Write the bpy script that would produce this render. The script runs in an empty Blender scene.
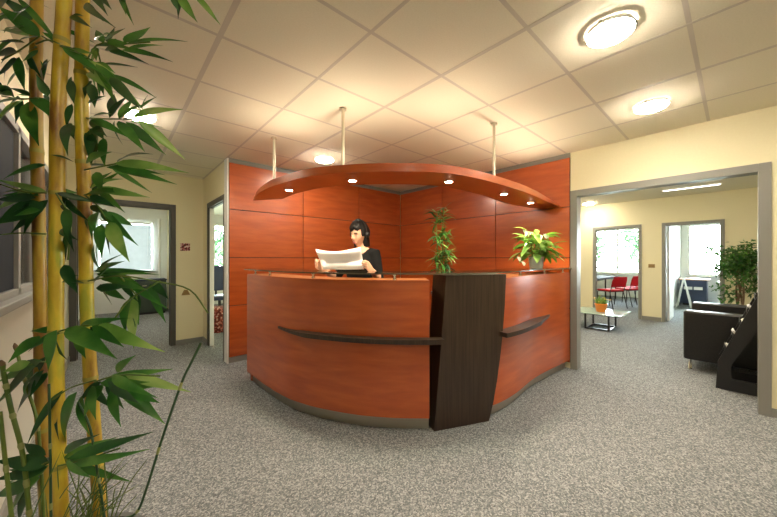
import bpy, bmesh, math, random
from mathutils import Vector, Matrix
R = random.Random(7)
S = bpy.context.scene
COL = S.collection
PI = math.pi
F_PX = 310.0
ANG = math.radians(48.25)
CAM_H = 1.30
CEIL = 2.55

def at(px, py, d):
    """point of the room that stands d metres deep behind pixel (px, py)"""
    r = (px - 388.5) / F_PX * d
    return Vector((d*math.cos(ANG) + r*math.sin(ANG), d*math.sin(ANG) - r*math.cos(ANG), CAM_H + (258.5 - py)/F_PX*d))

# ---------------------------------------------------------------- materials
def srgb(r, g, b):
    f = lambda c: (c/255/12.92) if c/255 <= .04045 else ((c/255+.055)/1.055)**2.4
    return (f(r), f(g), f(b))

def mat(name, col, rough=.5, metal=0., spec=.5, **kw):
    m = bpy.data.materials.new(name); m.use_nodes = True
    b = m.node_tree.nodes['Principled BSDF']
    b.inputs['Base Color'].default_value = (*col, 1)
    b.inputs['Roughness'].default_value = rough
    b.inputs['Metallic'].default_value = metal
    b.inputs['Specular IOR Level'].default_value = spec
    for k, v in kw.items():
        b.inputs[k.replace('_', ' ')].default_value = v
    return m

def N(m, t, **kw):
    n = m.node_tree.nodes.new(t)
    for k, v in kw.items(): setattr(n, k, v)
    return n
def LK(m, a, b): m.node_tree.links.new(a, b)
def bsdf(m): return m.node_tree.nodes['Principled BSDF']

def noise_mat(name, stops, scale, rough=.5, mapping=(1, 1, 1), detail=4, bump=0., spec=.5, distortion=0., bdist=.01, coat=0.):
    m = mat(name, stops[0][1], rough, spec=spec)
    tc = N(m, 'ShaderNodeTexCoord'); mp = N(m, 'ShaderNodeMapping'); mp.inputs['Scale'].default_value = mapping
    nz = N(m, 'ShaderNodeTexNoise'); nz.inputs['Scale'].default_value = scale; nz.inputs['Detail'].default_value = detail
    nz.inputs['Distortion'].default_value = distortion
    cr = N(m, 'ShaderNodeValToRGB'); el = cr.color_ramp.elements
    while len(el) < len(stops): el.new(.5)
    for e, (p, c) in zip(el, stops): e.position = p; e.color = (*c, 1)
    LK(m, tc.outputs['Object'], mp.inputs['Vector']); LK(m, mp.outputs[0], nz.inputs['Vector'])
    LK(m, nz.outputs['Fac'], cr.inputs['Fac']); LK(m, cr.outputs['Color'], bsdf(m).inputs['Base Color'])
    if bump:
        bp = N(m, 'ShaderNodeBump'); bp.inputs['Strength'].default_value = bump; bp.inputs['Distance'].default_value = bdist
        LK(m, nz.outputs['Fac'], bp.inputs['Height']); LK(m, bp.outputs[0], bsdf(m).inputs['Normal'])
    if coat:
        bsdf(m).inputs['Coat Weight'].default_value = coat; bsdf(m).inputs['Coat Roughness'].default_value = .18
    return m

def emit(name, col, s):
    m = bpy.data.materials.new(name); m.use_nodes = True
    nt = m.node_tree; nt.nodes.clear()
    e = nt.nodes.new('ShaderNodeEmission'); e.inputs[0].default_value = (*col, 1); e.inputs[1].default_value = s
    o = nt.nodes.new('ShaderNodeOutputMaterial'); nt.links.new(e.outputs[0], o.inputs[0])
    return m

def glass(name, tint, refl=.08, rough=.02):
    m = bpy.data.materials.new(name); m.use_nodes = True
    nt = m.node_tree; nt.nodes.clear()
    t = nt.nodes.new('ShaderNodeBsdfTransparent'); t.inputs[0].default_value = (*tint, 1)
    g = nt.nodes.new('ShaderNodeBsdfGlossy'); g.inputs['Roughness'].default_value = rough
    fr = nt.nodes.new('ShaderNodeFresnel'); fr.inputs[0].default_value = 1.5
    mx = nt.nodes.new('ShaderNodeMixShader'); o = nt.nodes.new('ShaderNodeOutputMaterial')
    nt.links.new(fr.outputs[0], mx.inputs[0]); nt.links.new(t.outputs[0], mx.inputs[1]); nt.links.new(g.outputs[0], mx.inputs[2])
    nt.links.new(mx.outputs[0], o.inputs[0])
    return m

M = {}
M['cherry'] = noise_mat('cherry_veneer', [(.22, (.36, .062, .012)), (.5, (.46, .088, .016)), (.78, (.56, .125, .024))], 2.2, .32,
                        (1.2, 1.2, 8), 7, distortion=.25, coat=.45)
M['cherry_edge'] = noise_mat('cherry_edge', [(.3, (.33, .085, .025)), (.7, (.46, .14, .045))], 3, .4, (1, 1, 10), 5)
M['wenge'] = noise_mat('wenge_veneer', [(.3, (.022, .012, .008)), (.7, (.055, .032, .020))], 3, .42, (26, 26, .8), 5)
M['wall'] = noise_mat('cream_paint', [(.3, (.78, .72, .50)), (.7, (.80, .745, .52))], 60, .7, bump=.05, bdist=.002)
M['white_wall'] = mat('white_paint', (.78, .79, .78), .7)
M['tile'] = noise_mat('ceiling_tile', [(.35, (.80, .755, .62)), (.65, (.84, .795, .66))], 120, .85, bump=.08, bdist=.002)
M['tbar'] = mat('ceiling_bar', (.62, .57, .50), .6)
def carpet_mat():
    m = mat('grey_carpet', (.2, .2, .21), .95, spec=.05)
    tc = N(m, 'ShaderNodeTexCoord'); v1 = N(m, 'ShaderNodeTexVoronoi'); v1.inputs['Scale'].default_value = 140
    cr = N(m, 'ShaderNodeValToRGB'); el = cr.color_ramp.elements
    while len(el) < 4: el.new(.5)
    for e_, (p, c) in zip(el, ((.0, (.095, .106, .118)), (.38, (.160, .173, .186)), (.66, (.222, .236, .250)), (1., (.36, .373, .388)))): e_.position = p; e_.color = (*c, 1)
    sp = N(m, 'ShaderNodeSeparateColor')
    LK(m, tc.outputs['Object'], v1.inputs['Vector']); LK(m, v1.outputs['Color'], sp.inputs[0]); LK(m, sp.outputs[0], cr.inputs['Fac'])
    LK(m, cr.outputs['Color'], bsdf(m).inputs['Base Color'])
    return m
M['carpet'] = carpet_mat()
M['frame'] = mat('grey_frame', (.23, .23, .215), .4)
M['dkframe'] = mat('dark_grey_frame', (.075, .075, .068), .45)
M['ltframe'] = mat('light_grey_frame', (.30, .31, .31), .45)
M['white'] = mat('white_lacquer', (.80, .80, .78), .45)
M['steel'] = mat('brushed_steel', (.52, .48, .40), .32, .9)
M['chrome'] = mat('chrome', (.75, .75, .74), .15, 1.)
M['rod'] = mat('satin_rod', (.60, .56, .44), .35, .6)
M['lamp'] = emit('lamp_diffuser', (1., .87, .68), 88.)
M['dim_glow'] = emit('dim_glow_emission', (1., .93, .82), 4.)
M['spot'] = emit('spot_bulb', (1., .86, .62), 60.)
M['glass'] = glass('clear_pane', (.95, .98, .97))
M['deskglass'] = glass('desk_glass', (.80, .86, .82))
M['glassedge'] = mat('glass_edge', (.10, .085, .055), .15)
M['tableglass'] = mat('green_table_glass', (.33, .50, .46), .06, spec=.8)
M['black'] = mat('black_lacquer', (.012, .012, .013), .4)
M['leather'] = noise_mat('black_leather', [(.4, (.0055, .005, .005)), (.6, (.010, .009, .008))], 70, .42, bump=.12, bdist=.003)
M['red'] = mat('red_fabric', (.40, .008, .012), .85, spec=.1)
M['navy'] = mat('navy_laminate', (.03, .045, .10), .4)
M['beech'] = mat('beech_top', (.55, .30, .20), .45)
M['darkgreen'] = mat('dark_green_cabinet', (.035, .055, .045), .5)
M['slate'] = mat('dark_slate_panel', (.024, .031, .045), .8, spec=.2)
M['orange'] = mat('orange_glaze', (.80, .22, .02), .3)
M['yellow'] = mat('yellow_petal', (.85, .62, .10), .6)
M['soil'] = noise_mat('soil', [(.3, (.02, .013, .008)), (.7, (.07, .045, .03))], 60, .95, bump=.5)
M['pot'] = mat('ribbed_pot', (.50, .50, .47), .35, .3)
M['darkpot'] = mat('dark_planter', (.06, .06, .06), .5)
M['skin'] = mat('skin', (.66, .36, .235), .5, Subsurface_Weight=.05)
M['hair'] = noise_mat('black_hair', [(.3, (.004, .0035, .004)), (.7, (.012, .010, .010))], 40, .5, (8, 8, .5), spec=.25)
M['shirt'] = mat('black_jersey', (.006, .0065, .007), .9, spec=.15)
M['lips'] = mat('lips', (.42, .09, .08), .45)
M['eye'] = mat('eye_white', (.75, .74, .72), .3)
M['iris'] = mat('iris', (.03, .018, .012), .2)
M['petalwhite'] = mat('white_spathe', (.86, .86, .72), .55)
M['sign_red'] = noise_mat('plaque_print', [(.42, (.05, .008, .02)), (.5, (.38, .03, .03)), (.58, (.75, .62, .60))], 38, .4)
M['brass'] = mat('dull_brass', (.28, .17, .055), .5)
M['grass_out'] = noise_mat('lawn', [(.3, (.15, .17, .12)), (.7, (.25, .27, .21))], 8, .9)
M['out_leaf'] = noise_mat('outdoor_leaf', [(.3, (.012, .05, .014)), (.7, (.035, .10, .03))], 5, .7)
M['bark'] = noise_mat('bark', [(.3, (.09, .055, .03)), (.7, (.22, .14, .08))], 20, .9, bump=.4)
M['fabric_box'] = noise_mat('red_pattern', [(.45, (.10, .012, .01)), (.55, (.42, .06, .04)), (.66, (.55, .45, .38))], 26, .7)
M['blind'] = mat('blind_slat', (.72, .76, .78), .5)
M['slat'] = None

def leaf_mat(name, c1, c2, c3, trans=.25, rough=.38):
    m = noise_mat(name, [(.3, c1), (.5, c2), (.72, c3)], 9, rough, (1, 1, 1), 3)
    nt = m.node_tree; b = bsdf(m)
    tr = nt.nodes.new('ShaderNodeBsdfTranslucent')
    src = b.inputs['Base Color'].links[0].from_socket
    nt.links.new(src, tr.inputs[0])
    mx = nt.nodes.new('ShaderNodeMixShader'); mx.inputs[0].default_value = trans
    out = [n for n in nt.nodes if n.type == 'OUTPUT_MATERIAL'][0]
    nt.links.new(b.outputs[0], mx.inputs[1]); nt.links.new(tr.outputs[0], mx.inputs[2]); nt.links.new(mx.outputs[0], out.inputs[0])
    return m
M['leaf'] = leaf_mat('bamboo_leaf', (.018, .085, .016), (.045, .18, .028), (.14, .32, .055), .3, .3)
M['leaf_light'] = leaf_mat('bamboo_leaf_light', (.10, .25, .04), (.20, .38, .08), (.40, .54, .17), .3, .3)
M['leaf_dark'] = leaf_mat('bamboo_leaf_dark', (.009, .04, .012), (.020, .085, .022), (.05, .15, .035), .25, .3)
M['slat'] = leaf_mat('blind_fabric', (.55, .60, .63), (.58, .63, .66), (.61, .66, .69), .035)
M['lily'] = leaf_mat('lily_leaf', (.05, .20, .02), (.16, .40, .04), (.42, .58, .10))
M['ficus'] = leaf_mat('ficus_leaf', (.015, .06, .012), (.045, .14, .025), (.13, .26, .06))
# yellow bamboo cane: brown flecks and dark streaks stretched along the cane
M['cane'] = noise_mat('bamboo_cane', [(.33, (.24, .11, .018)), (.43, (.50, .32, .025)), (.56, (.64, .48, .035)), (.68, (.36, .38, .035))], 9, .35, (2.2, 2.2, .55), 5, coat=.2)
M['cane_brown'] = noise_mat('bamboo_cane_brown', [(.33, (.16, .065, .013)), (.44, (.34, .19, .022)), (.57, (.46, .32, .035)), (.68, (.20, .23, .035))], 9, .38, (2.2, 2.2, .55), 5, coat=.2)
M['node'] = mat('cane_node', (.34, .30, .05), .5)
M['shoot'] = noise_mat('green_shoot', [(.3, (.05, .11, .015)), (.7, (.14, .20, .03))], 14, .5, (1, 1, .4))
M['shoot_dark'] = mat('dark_green_shoot', (.018, .065, .022), .45)
M['shoot_node'] = mat('shoot_node', (.26, .29, .10), .5)

def corrugate(m, scale, axis='Y'):
    tc = N(m, 'ShaderNodeTexCoord'); w = N(m, 'ShaderNodeTexWave', bands_direction=axis)
    w.inputs['Scale'].default_value = scale
    bp = N(m, 'ShaderNodeBump'); bp.inputs['Strength'].default_value = .35; bp.inputs['Distance'].default_value = .006
    LK(m, tc.outputs['Object'], w.inputs['Vector']); LK(m, w.outputs['Fac'], bp.inputs['Height']); LK(m, bp.outputs[0], bsdf(m).inputs['Normal'])
M['ribbed'] = mat('ribbed_white_panel', (.57, .58, .52), .6); corrugate(M['ribbed'], 11)

# paper with rows of small grey print
def paper_mat():
    m = mat('printed_paper', (.85, .82, .80), .7)
    tc = N(m, 'ShaderNodeTexCoord'); mp = N(m, 'ShaderNodeMapping'); mp.inputs['Scale'].default_value = (1, 1, 1)
    br = N(m, 'ShaderNodeTexBrick'); br.inputs['Scale'].default_value = 26
    br.inputs['Color1'].default_value = (.48, .45, .46, 1); br.inputs['Color2'].default_value = (.74, .70, .71, 1); br.inputs['Mortar'].default_value = (.78, .74, .75, 1)
    br.inputs['Mortar Size'].default_value = .09; br.inputs['Row Height'].default_value = .22; br.inputs['Brick Width'].default_value = 1.3
    LK(m, tc.outputs['UV'], mp.inputs[0]); LK(m, mp.outputs[0], br.inputs['Vector']); LK(m, br.outputs['Color'], bsdf(m).inputs['Base Color'])
    return m
M['paper'] = paper_mat()

# ---------------------------------------------------------------- mesh builder
ORG = {}
def catmull(pts, n=6, closed=False):
    P = [Vector(p) for p in pts]; out = []
    L = len(P)
    for i in range(L if closed else L-1):
        p0 = P[(i-1) % L] if (closed or i > 0) else P[0]*2-P[1]
        p1, p2 = P[i], P[(i+1) % L]
        p3 = P[(i+2) % L] if (closed or i+2 < L) else P[-1]*2-P[-2]
        for k in range(n):
            t = k/n
            out.append(.5*((2*p1)+(p2-p0)*t+(2*p0-5*p1+4*p2-p3)*t*t+(3*p1-p0-3*p2+p3)*t**3))
    if not closed: out.append(P[-1])
    return out

class MB:
    def __init__(s): s.v = []; s.f = []; s.mi = []; s.cur = 0; s.uv = {}
    def add(s, vs, fs):
        o = len(s.v); s.v += [Vector(v) for v in vs]
        for f in fs: s.f.append([i+o for i in f]); s.mi.append(s.cur)
        return s
    def box(s, x0, x1, y0, y1, z0, z1):
        vs = [(x, y, z) for x in (x0, x1) for y in (y0, y1) for z in (z0, z1)]
        return s.add(vs, [(0, 1, 3, 2), (4, 6, 7, 5), (0, 4, 5, 1), (2, 3, 7, 6), (0, 2, 6, 4), (1, 5, 7, 3)])
    def tube(s, path, rad, n=8, cap=True, ell=None, up=None):
        P = [Vector(p) for p in path]; L = len(P)
        if not hasattr(rad, '__len__'): rad = [rad]*L
        ref = Vector(up) if up else Vector((0.13, .31, .94))
        vs = []; prev = None
        for i, p in enumerate(P):
            t = (P[min(i+1, L-1)]-P[max(i-1, 0)]).normalized()
            if prev is None:
                a = ref - t*ref.dot(t)
                if a.length < .05: a = Vector((1, 0, 0)) - t*t.x
            else: a = prev - t*prev.dot(t)
            a.normalize(); prev = a; b = t.cross(a)
            ra, rb = (rad[i], rad[i]) if not hasattr(rad[i], '__len__') else rad[i]
            for k in range(n):
                w = 2*PI*k/n
                vs.append(p + a*math.cos(w)*ra + b*math.sin(w)*rb)
        fs = [(i*n+k, i*n+(k+1) % n, (i+1)*n+(k+1) % n, (i+1)*n+k) for i in range(L-1) for k in range(n)]
        if cap: fs += [tuple(range(n-1, -1, -1)), tuple((L-1)*n+k for k in range(n))]
        return s.add(vs, fs)
    def lathe(s, prof, c, n=24, cap=True):
        vs = [(c[0]+r*math.cos(2*PI*k/n), c[1]+r*math.sin(2*PI*k/n), c[2]+z) for r, z in prof for k in range(n)]
        L = len(prof)
        fs = [(i*n+k, i*n+(k+1) % n, (i+1)*n+(k+1) % n, (i+1)*n+k) for i in range(L-1) for k in range(n)]
        if cap: fs += [tuple(range(n-1, -1, -1)), tuple((L-1)*n+k for k in range(n))]
        return s.add(vs, fs)
    def prism(s, poly, vec):
        n = len(poly); P = [Vector(p) for p in poly]; v = Vector(vec)
        fs = [tuple(range(n-1, -1, -1)), tuple(range(n, 2*n))] + [(k, (k+1) % n, n+(k+1) % n, n+k) for k in range(n)]
        return s.add(P+[p+v for p in P], fs)
    def strip(s, rings, closed_ring=True, caps=True):
        """loft of equal rings"""
        n = len(rings[0]); L = len(rings)
        fs = [(i*n+k, i*n+(k+1) % n, (i+1)*n+(k+1) % n, (i+1)*n+k) for i in range(L-1) for k in range(n)]
        if caps: fs += [tuple(range(n-1, -1, -1)), tuple((L-1)*n+k for k in range(n))]
        return s.add([p for r in rings for p in r], fs)
    def leaf(s, base, tip, width, nrm, droop=.0, seg=6, fold=.25, shape=None):
        """lance-shaped leaf, folded along its mid rib"""
        base, tip, nrm = Vector(base), Vector(tip), Vector(nrm)
        ax = tip-base; L = ax.length
        side = ax.cross(nrm)
        if side.length < 1e-6: side = ax.cross(Vector((0, 0, 1)))
        side.normalize(); up = side.cross(ax).normalized()
        vs = []; fs = []
        for i in range(seg+1):
            t = i/seg
            w = shape(t) if shape else (math.sin(PI*t**.62)**1.15 if 0 < t < 1 else 0)
            w = max(w, .03)*width/2
            c = base+ax*t+up*(droop*L*4*t*(1-t))
            vs += [c-side*w+up*w*fold, c, c+side*w+up*w*fold]
        for i in range(seg):
            a = i*3
            fs += [(a, a+1, a+4, a+3), (a+1, a+2, a+5, a+4)]
        return s.add(vs, fs)
    def build(s, name, m, parent=None, smooth=False, bevel=0., auto=True, seg=2, solid=0.):
        org = Vector((0, 0, 0))
        if parent is not None: org = ORG[parent.name]
        me = bpy.data.meshes.new(name)
        me.from_pydata([v-org for v in s.v], [], s.f)
        ms = m if isinstance(m, (list, tuple)) else [m]
        for x in ms: me.materials.append(x)
        for p, i in zip(me.polygons, s.mi): p.material_index = min(i, len(ms)-1)
        bm = bmesh.new(); bm.from_mesh(me)
        bmesh.ops.recalc_face_normals(bm, faces=bm.faces); bm.to_mesh(me); bm.free()
        if smooth:
            for p in me.polygons: p.use_smooth = True
            if auto:
                try: me.set_sharp_from_angle(angle=math.radians(40))
                except Exception: pass
        o = bpy.data.objects.new(name, me); COL.objects.link(o)
        if parent is not None: o.parent = parent
        ORG[o.name] = org
        if bevel:
            b = o.modifiers.new('bevel', 'BEVEL'); b.width = bevel; b.segments = seg; b.limit_method = 'ANGLE'
        return o

def tag(o, label=None, cat=None, group=None, kind=None):
    if label: o['label'] = label
    if cat: o['category'] = cat
    if group: o['group'] = group
    if kind: o['kind'] = kind
    return o
def thing(name, loc, label, cat, group=None):
    o = bpy.data.objects.new(name, None); COL.objects.link(o); o.location = loc
    ORG[o.name] = Vector(loc)
    return tag(o, label, cat, group)
def struct(o): o['kind'] = 'structure'; return o
def copy_tree(o, parent=None):
    c = o.copy(); COL.objects.link(c)
    if parent is not None: c.parent = parent
    for ch in list(o.children): copy_tree(ch, c)
    return c

# ---------------------------------------------------------------- camera, world, view
cd = bpy.data.cameras.new('camera'); cam = bpy.data.objects.new('camera', cd); COL.objects.link(cam)
cam.location = (0, 0, CAM_H); cam.rotation_euler = (PI/2, 0, ANG-PI/2)
cd.sensor_width = 36; cd.lens = 36*F_PX/777; cd.clip_start = .02; cd.clip_end = 200
S.camera = cam
w = bpy.data.worlds.new('daylight'); S.world = w; w.use_nodes = True
bg = w.node_tree.nodes['Background']; bg.inputs[0].default_value = (.86, .95, 1., 1); bg.inputs[1].default_value = 36.0
S.view_settings.view_transform = 'Standard'; S.view_settings.look = 'None'; S.view_settings.gamma = 1
S.view_settings.exposure = 0.95; S.view_settings.use_curve_mapping = False
S.cycles.use_denoising = True
S.cycles.max_bounces = 10; S.cycles.diffuse_bounces = 6; S.cycles.transparent_max_bounces = 16
S.cycles.sample_clamp_indirect = 6

# ---------------------------------------------------------------- room shell
def wall(name, axis, c0, c1, a0, a1, opens=(), m=None, z1=CEIL):
    """axis 'x': slab c0..c1 in X running a0..a1 in Y; opens = (lo, hi, zlo, zhi)"""
    b = MB()
    def bx(lo, hi, zl, zh):
        if hi-lo < 1e-4 or zh-zl < 1e-4: return
        b.box(c0, c1, lo, hi, zl, zh) if axis == 'x' else b.box(lo, hi, c0, c1, zl, zh)
    cur = a0
    for lo, hi, zl, zh in sorted(opens):
        bx(cur, lo, 0, z1); bx(lo, hi, 0, zl); bx(lo, hi, zh, z1); cur = hi
    bx(cur, a1, 0, z1)
    return struct(b.build(name, m or M['wall']))

XL, XR, YB, YF = -.42, 4.05, 4.20, 5.60
struct(MB().box(-4.2, 13.1, -3.1, 10.0, -.10, 0).build('floor', M['carpet']))
struct(MB().box(-4.2, 13.1, -3.1, 10.0, CEIL, CEIL+.1).build('ceiling', M['tile']))
# suspended ceiling bars, 0.614 x 0.588 m
g = MB()
for k in range(-3, 7):
    x = .453+.614*k
    if XL < x < XR:
        hw = .014 if k % 2 == 0 else .010
        g.box(x-hw, x+hw, -3.0, YB if x > 1.08 else YF, CEIL-.0012, CEIL)
for k in range(-6, 10):
    y = .165+.588*k
    if -3.0 < y < YF:
        hw = .011
        g.box(XL, XR if y < YB else 1.078, y-hw, y+hw, CEIL-.0008, CEIL)
struct(g.build('trim_1', M['tbar']))

wall('wall_left', 'x', XL-.10, XL, -3.1, YF+.1, [(.7, 4.85, 1.08, 2.10)])
struct(MB().box(XL, XL+.012, -3.0, YF, .06, 1.03).build('trim_2', M['ribbed']))
wall('wall_rear', 'y', -3.1, -3.0, XL-.1, 8.55)
wall('wall_right', 'x', XR, XR+.10, -3.0, 10.0, [(-.13, 1.235, 0, 2.03)])
wall('wall_back', 'y', YB, YB+.10, 1.078, XR)
wall('wall_side', 'x', 1.078, 1.13, YB+.10, 9.9, [(4.37, 5.22, 0, 2.06)])
wall('wall_far', 'y', YF, YF+.10, XL, 1.078, [(-.34, .655, 0, 2.04)])
# left office, side office and the room behind the left partition
wall('wall_office', 'x', XL-.2, XL-.1, YF+.1, 9.9, m=M['white_wall'])
wall('wall_window', 'y', 9.9, 10.0, -.62, 4.15, [(-.28, .83, 1.0, 2.25), (1.45, 2.9, .85, 2.3)], m=M['white_wall'])
wall('wall_glazed', 'y', YF-.05, YF+.1, -4.1, XL-.1, [(-1.75, -.62, 1.0, 2.25)], m=M['white_wall'])
wall('wall_outer', 'x', -4.2, -4.1, -3.1, YF+.1, m=M['white_wall'])
wall('wall_outer_rear', 'y', -3.1, -3.0, -4.1, XL-.1, m=M['white_wall'])
# lounge and the two rooms behind it
wall('wall_lounge', 'x', 8.45, 8.55, -3.0, 4.0, [(1.39, 2.19, 0, 1.98), (.185, .965, 0, 1.98)])
wall('wall_lounge_side', 'y', 4.0, 4.1, XR+.1, 13.0)
wall('wall_partition', 'y', 1.12, 1.22, 8.55, 13.0, m=M['white_wall'])
wall('wall_facade', 'x', 13.0, 13.1, -3.0, 4.0, [(1.6, 3.7, .78, 2.32), (-1.4, .98, .78, 2.32)], m=M['white_wall'])
wall('wall_office_rear', 'y', -3.1, -3.0, 8.55, 13.1, m=M['white_wall'])

def doorframe(name, axis, c0, c1, lo, hi, zt, w=.06, m=None, proud=.015, rebate=True):
    b = MB()
    def bx(l, h, zl, zh): b.box(c0-proud, c1+proud, l, h, zl, zh) if axis == 'x' else b.box(l, h, c0-proud, c1+proud, zl, zh)
    e = .005          # the lining stands a little into the opening
    bx(lo-w, lo+e, 0, zt+w); bx(hi-e, hi+w, 0, zt+w); bx(lo+e, hi-e, zt-e, zt+w)
    # inner rebate
    mid = (c0+c1)/2
    def rb(l, h, zl, zh): b.box(mid-.012, mid+.03, l, h, zl, zh) if axis == 'x' else b.box(l, h, mid-.012, mid+.03, zl, zh)
    if rebate: rb(lo, lo+.015, 0, zt); rb(hi-.015, hi, 0, zt); rb(lo+.015, hi-.015, zt-.015, zt)
    return struct(b.build(name, m or M['frame'], bevel=.003))
doorframe('door_1', 'y', YF, YF+.1, -.34, .655, 2.04, .062, M['dkframe'])
doorframe('door_2', 'x', 1.078, 1.13, 4.37, 5.22, 2.06, .062, M['dkframe'])
doorframe('door_3', 'x', XR, XR+.10, -.13, 1.235, 2.03, .066, rebate=False)
doorframe('door_4', 'x', 8.45, 8.55, 1.39, 2.19, 1.98, .05)
doorframe('door_5', 'x', 8.45, 8.55, .185, .965, 1.98, .05)

# open door leaves
def leafdoor(loc, ang, w_, h_, label):
    t = thing('door_leaf', (0, 0, 0), label, 'door')
    MB().box(0, w_, -.02, .02, .01, h_).build('panel', M['white'], t, bevel=.002)
    hd = MB(); 
    for sgn in (-1, 1):
        hd.tube([(w_-.07, .02*sgn, 1.02), (w_-.07, .06*sgn, 1.02), (w_-.19, .06*sgn, 1.02)], .009, 8)
    hd.build('handle', M['chrome'], t, smooth=True)
    for z in (.25, 1.05, 1.8): MB().tube([(0, .026, z-.04), (0, .026, z+.04)], .008, 8).build('hinge', M['steel'], t)
    t.location = loc; t.rotation_euler = (0, 0, ang)
    return t
leafdoor((8.585, .93, 0), math.radians(1), .76, 1.965, 'white door leaf standing open inside the office doorway behind the potted tree')
struct(MB().box(1.085, 1.14, 5.196, 5.2045, 0, 2.044).build('trim_8', M['white']))

# baseboards
sk = M['frame']
struct(MB().box(XR-.012, XR, -3.0, -.195, 0, .07).build('baseboard_right', sk))
b = MB(); b.box(.72, 1.078, YF-.012, YF, 0, .07); b.box(1.066, 1.078, 5.285, YF-.012, 0, .07)
struct(b.build('baseboard_far', sk))
struct(MB().box(XL+.012, XL+.026, -3, YF-.015, 0, .07).build('baseboard_left', sk))
b = MB()
for lo, hi in ((-3, .13), (1.02, 1.335), (2.245, 4.0)): b.box(8.438, 8.45, lo, hi, 0, .08)
struct(b.build('baseboard_lounge', sk))

# left partition window: sill, frame, dark panels, clear panes
b = MB(); b.box(XL-.13, XL+.05, .62, 4.93, 1.035, 1.08)
struct(b.build('trim_3', M['ltframe'], bevel=.006))
b = MB()
for y in (.70, 1.75, 2.86, 3.55, 4.80):
    b.box(XL-.09, XL+.005, y, y+.05, 1.08, 2.10)
b.box(XL-.09, XL+.005, .75, 4.80, 2.05, 2.10); b.box(XL-.09, XL+.005, .75, 4.80, 1.08, 1.12)
wn = struct(b.build('window_1', M['ltframe'], bevel=.003))
ORG[wn.name] = Vector((0, 0, 0))
MB().box(XL-.055, XL-.045, 2.91, 4.80, 1.12, 2.05).build('pane', M['glass'], wn)
b = MB(); b.box(XL-.05, XL-.02, .75, 1.75, 1.12, 2.05); b.box(XL-.05, XL-.02, 1.80, 2.30, 1.12, 2.05); b.box(XL-.045, XL-.015, 2.305, 2.86, 1.12, 2.05)
b.build('dark_panel', M['slate'], wn, bevel=.004)

def window(name, axis, c, lo, hi, zl, zh, mull=(), trans=(), m=None, fw=.055):
    b = MB()
    def bx(l, h, a, d, t=.03): b.box(c-t, c+t, l, h, a, d) if axis == 'x' else b.box(l, h, c-t, c+t, a, d)
    bx(lo, lo+fw, zl, zh); bx(hi-fw, hi, zl, zh); bx(lo+fw, hi-fw, zl, zl+fw); bx(lo+fw, hi-fw, zh-fw, zh)
    for q in mull: bx(q-fw/2, q+fw/2, zl+fw, zh-fw, .028)
    for q in trans: bx(lo+fw, hi-fw, q-.03, q+.03, .026)
    o = struct(b.build(name, m or M['white'], bevel=.004)); ORG[o.name] = Vector((0, 0, 0))
    p = MB(); p.box(c-.004, c+.004, lo+fw, hi-fw, zl+fw, zh-fw) if axis == 'x' else p.box(lo+fw, hi-fw, c-.004, c+.004, zl+fw, zh-fw)
    p.build('pane', M['glass'], o)
    s_ = MB()
    if axis == 'x': s_.box(c-.14, c-.051, lo-.04, hi+.04, zl-.03, zl)
    else: s_.box(lo-.04, hi+.04, c-.14, c-.051, zl-.03, zl)
    s_.build('sill', M['white'], o, bevel=.004)
    return o
window('window_2', 'y', 9.95, -.28, .83, 1.0, 2.25)
window('window_3', 'y', 9.95, 1.45, 2.9, .85, 2.3, mull=(2.17,))
window('window_4', 'y', YF+.03, -1.75, -.62, 1.0, 2.25)
window('window_5', 'x', 13.05, 1.6, 3.7, .78, 2.32, mull=(2.72,), trans=(.98,))
window('window_6', 'x', 13.05, -1.4, .98, .78, 2.32, mull=(-.25,))

def blind(x0, x1, y, z0, z1, label):
    t = thing('venetian_blind', ((x0+x1)/2, y, z1), label, 'blind')
    MB().box(x0, x1, y-.03, y+.03, z1-.05, z1).build('head_rail', M['white'], t, bevel=.004)
    b = MB(); z = z0; ta = math.radians(80)
    while z < z1-.06:
        dy, dz = .022*math.cos(ta), .022*math.sin(ta)
        b.add([(x0, y-dy, z-dz), (x1, y-dy, z-dz), (x1, y+dy, z+dz), (x0, y+dy, z+dz)], [(0, 1, 2, 3)])
        z += .042
    b.build('slats', M['slat'], t)
    c = MB(); c.tube([(x1-.08, y-.035, z1-.05), (x1-.08, y-.035, z0+.3)], .004, 6); c.build('cord', M['white'], t)
blind(-.20, .75, 9.83, 1.06, 2.20, 'closed pale blind across the window of the office at the end of the hall')
blind(-1.70, -.66, YF-.09, 1.05, 2.22, 'closed pale blind seen through the glazed partition behind the bamboo')

# daylight enters through the panes: sampling portals in the openings
def portal(loc, rot, sx, sy):
    l = bpy.data.lights.new('window_daylight', 'AREA'); l.shape = 'RECTANGLE'; l.size = sx; l.size_y = sy
    l.cycles.is_portal = True
    o = bpy.data.objects.new('window_daylight', l); COL.objects.link(o); o.location = loc; o.rotation_euler = rot
portal((.275, 10.02, 1.62), (-PI/2, 0, 0), 1.1, 1.25)
portal((2.17, 10.02, 1.57), (-PI/2, 0, 0), 1.45, 1.45)
portal((-1.18, YF+.12, 1.62), (-PI/2, 0, 0), 1.1, 1.25)
portal((13.12, 2.65, 1.55), (PI/2, 0, PI/2), 2.1, 1.54)
portal((13.12, -.2, 1.55), (PI/2, 0, PI/2), 2.4, 1.54)

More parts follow.
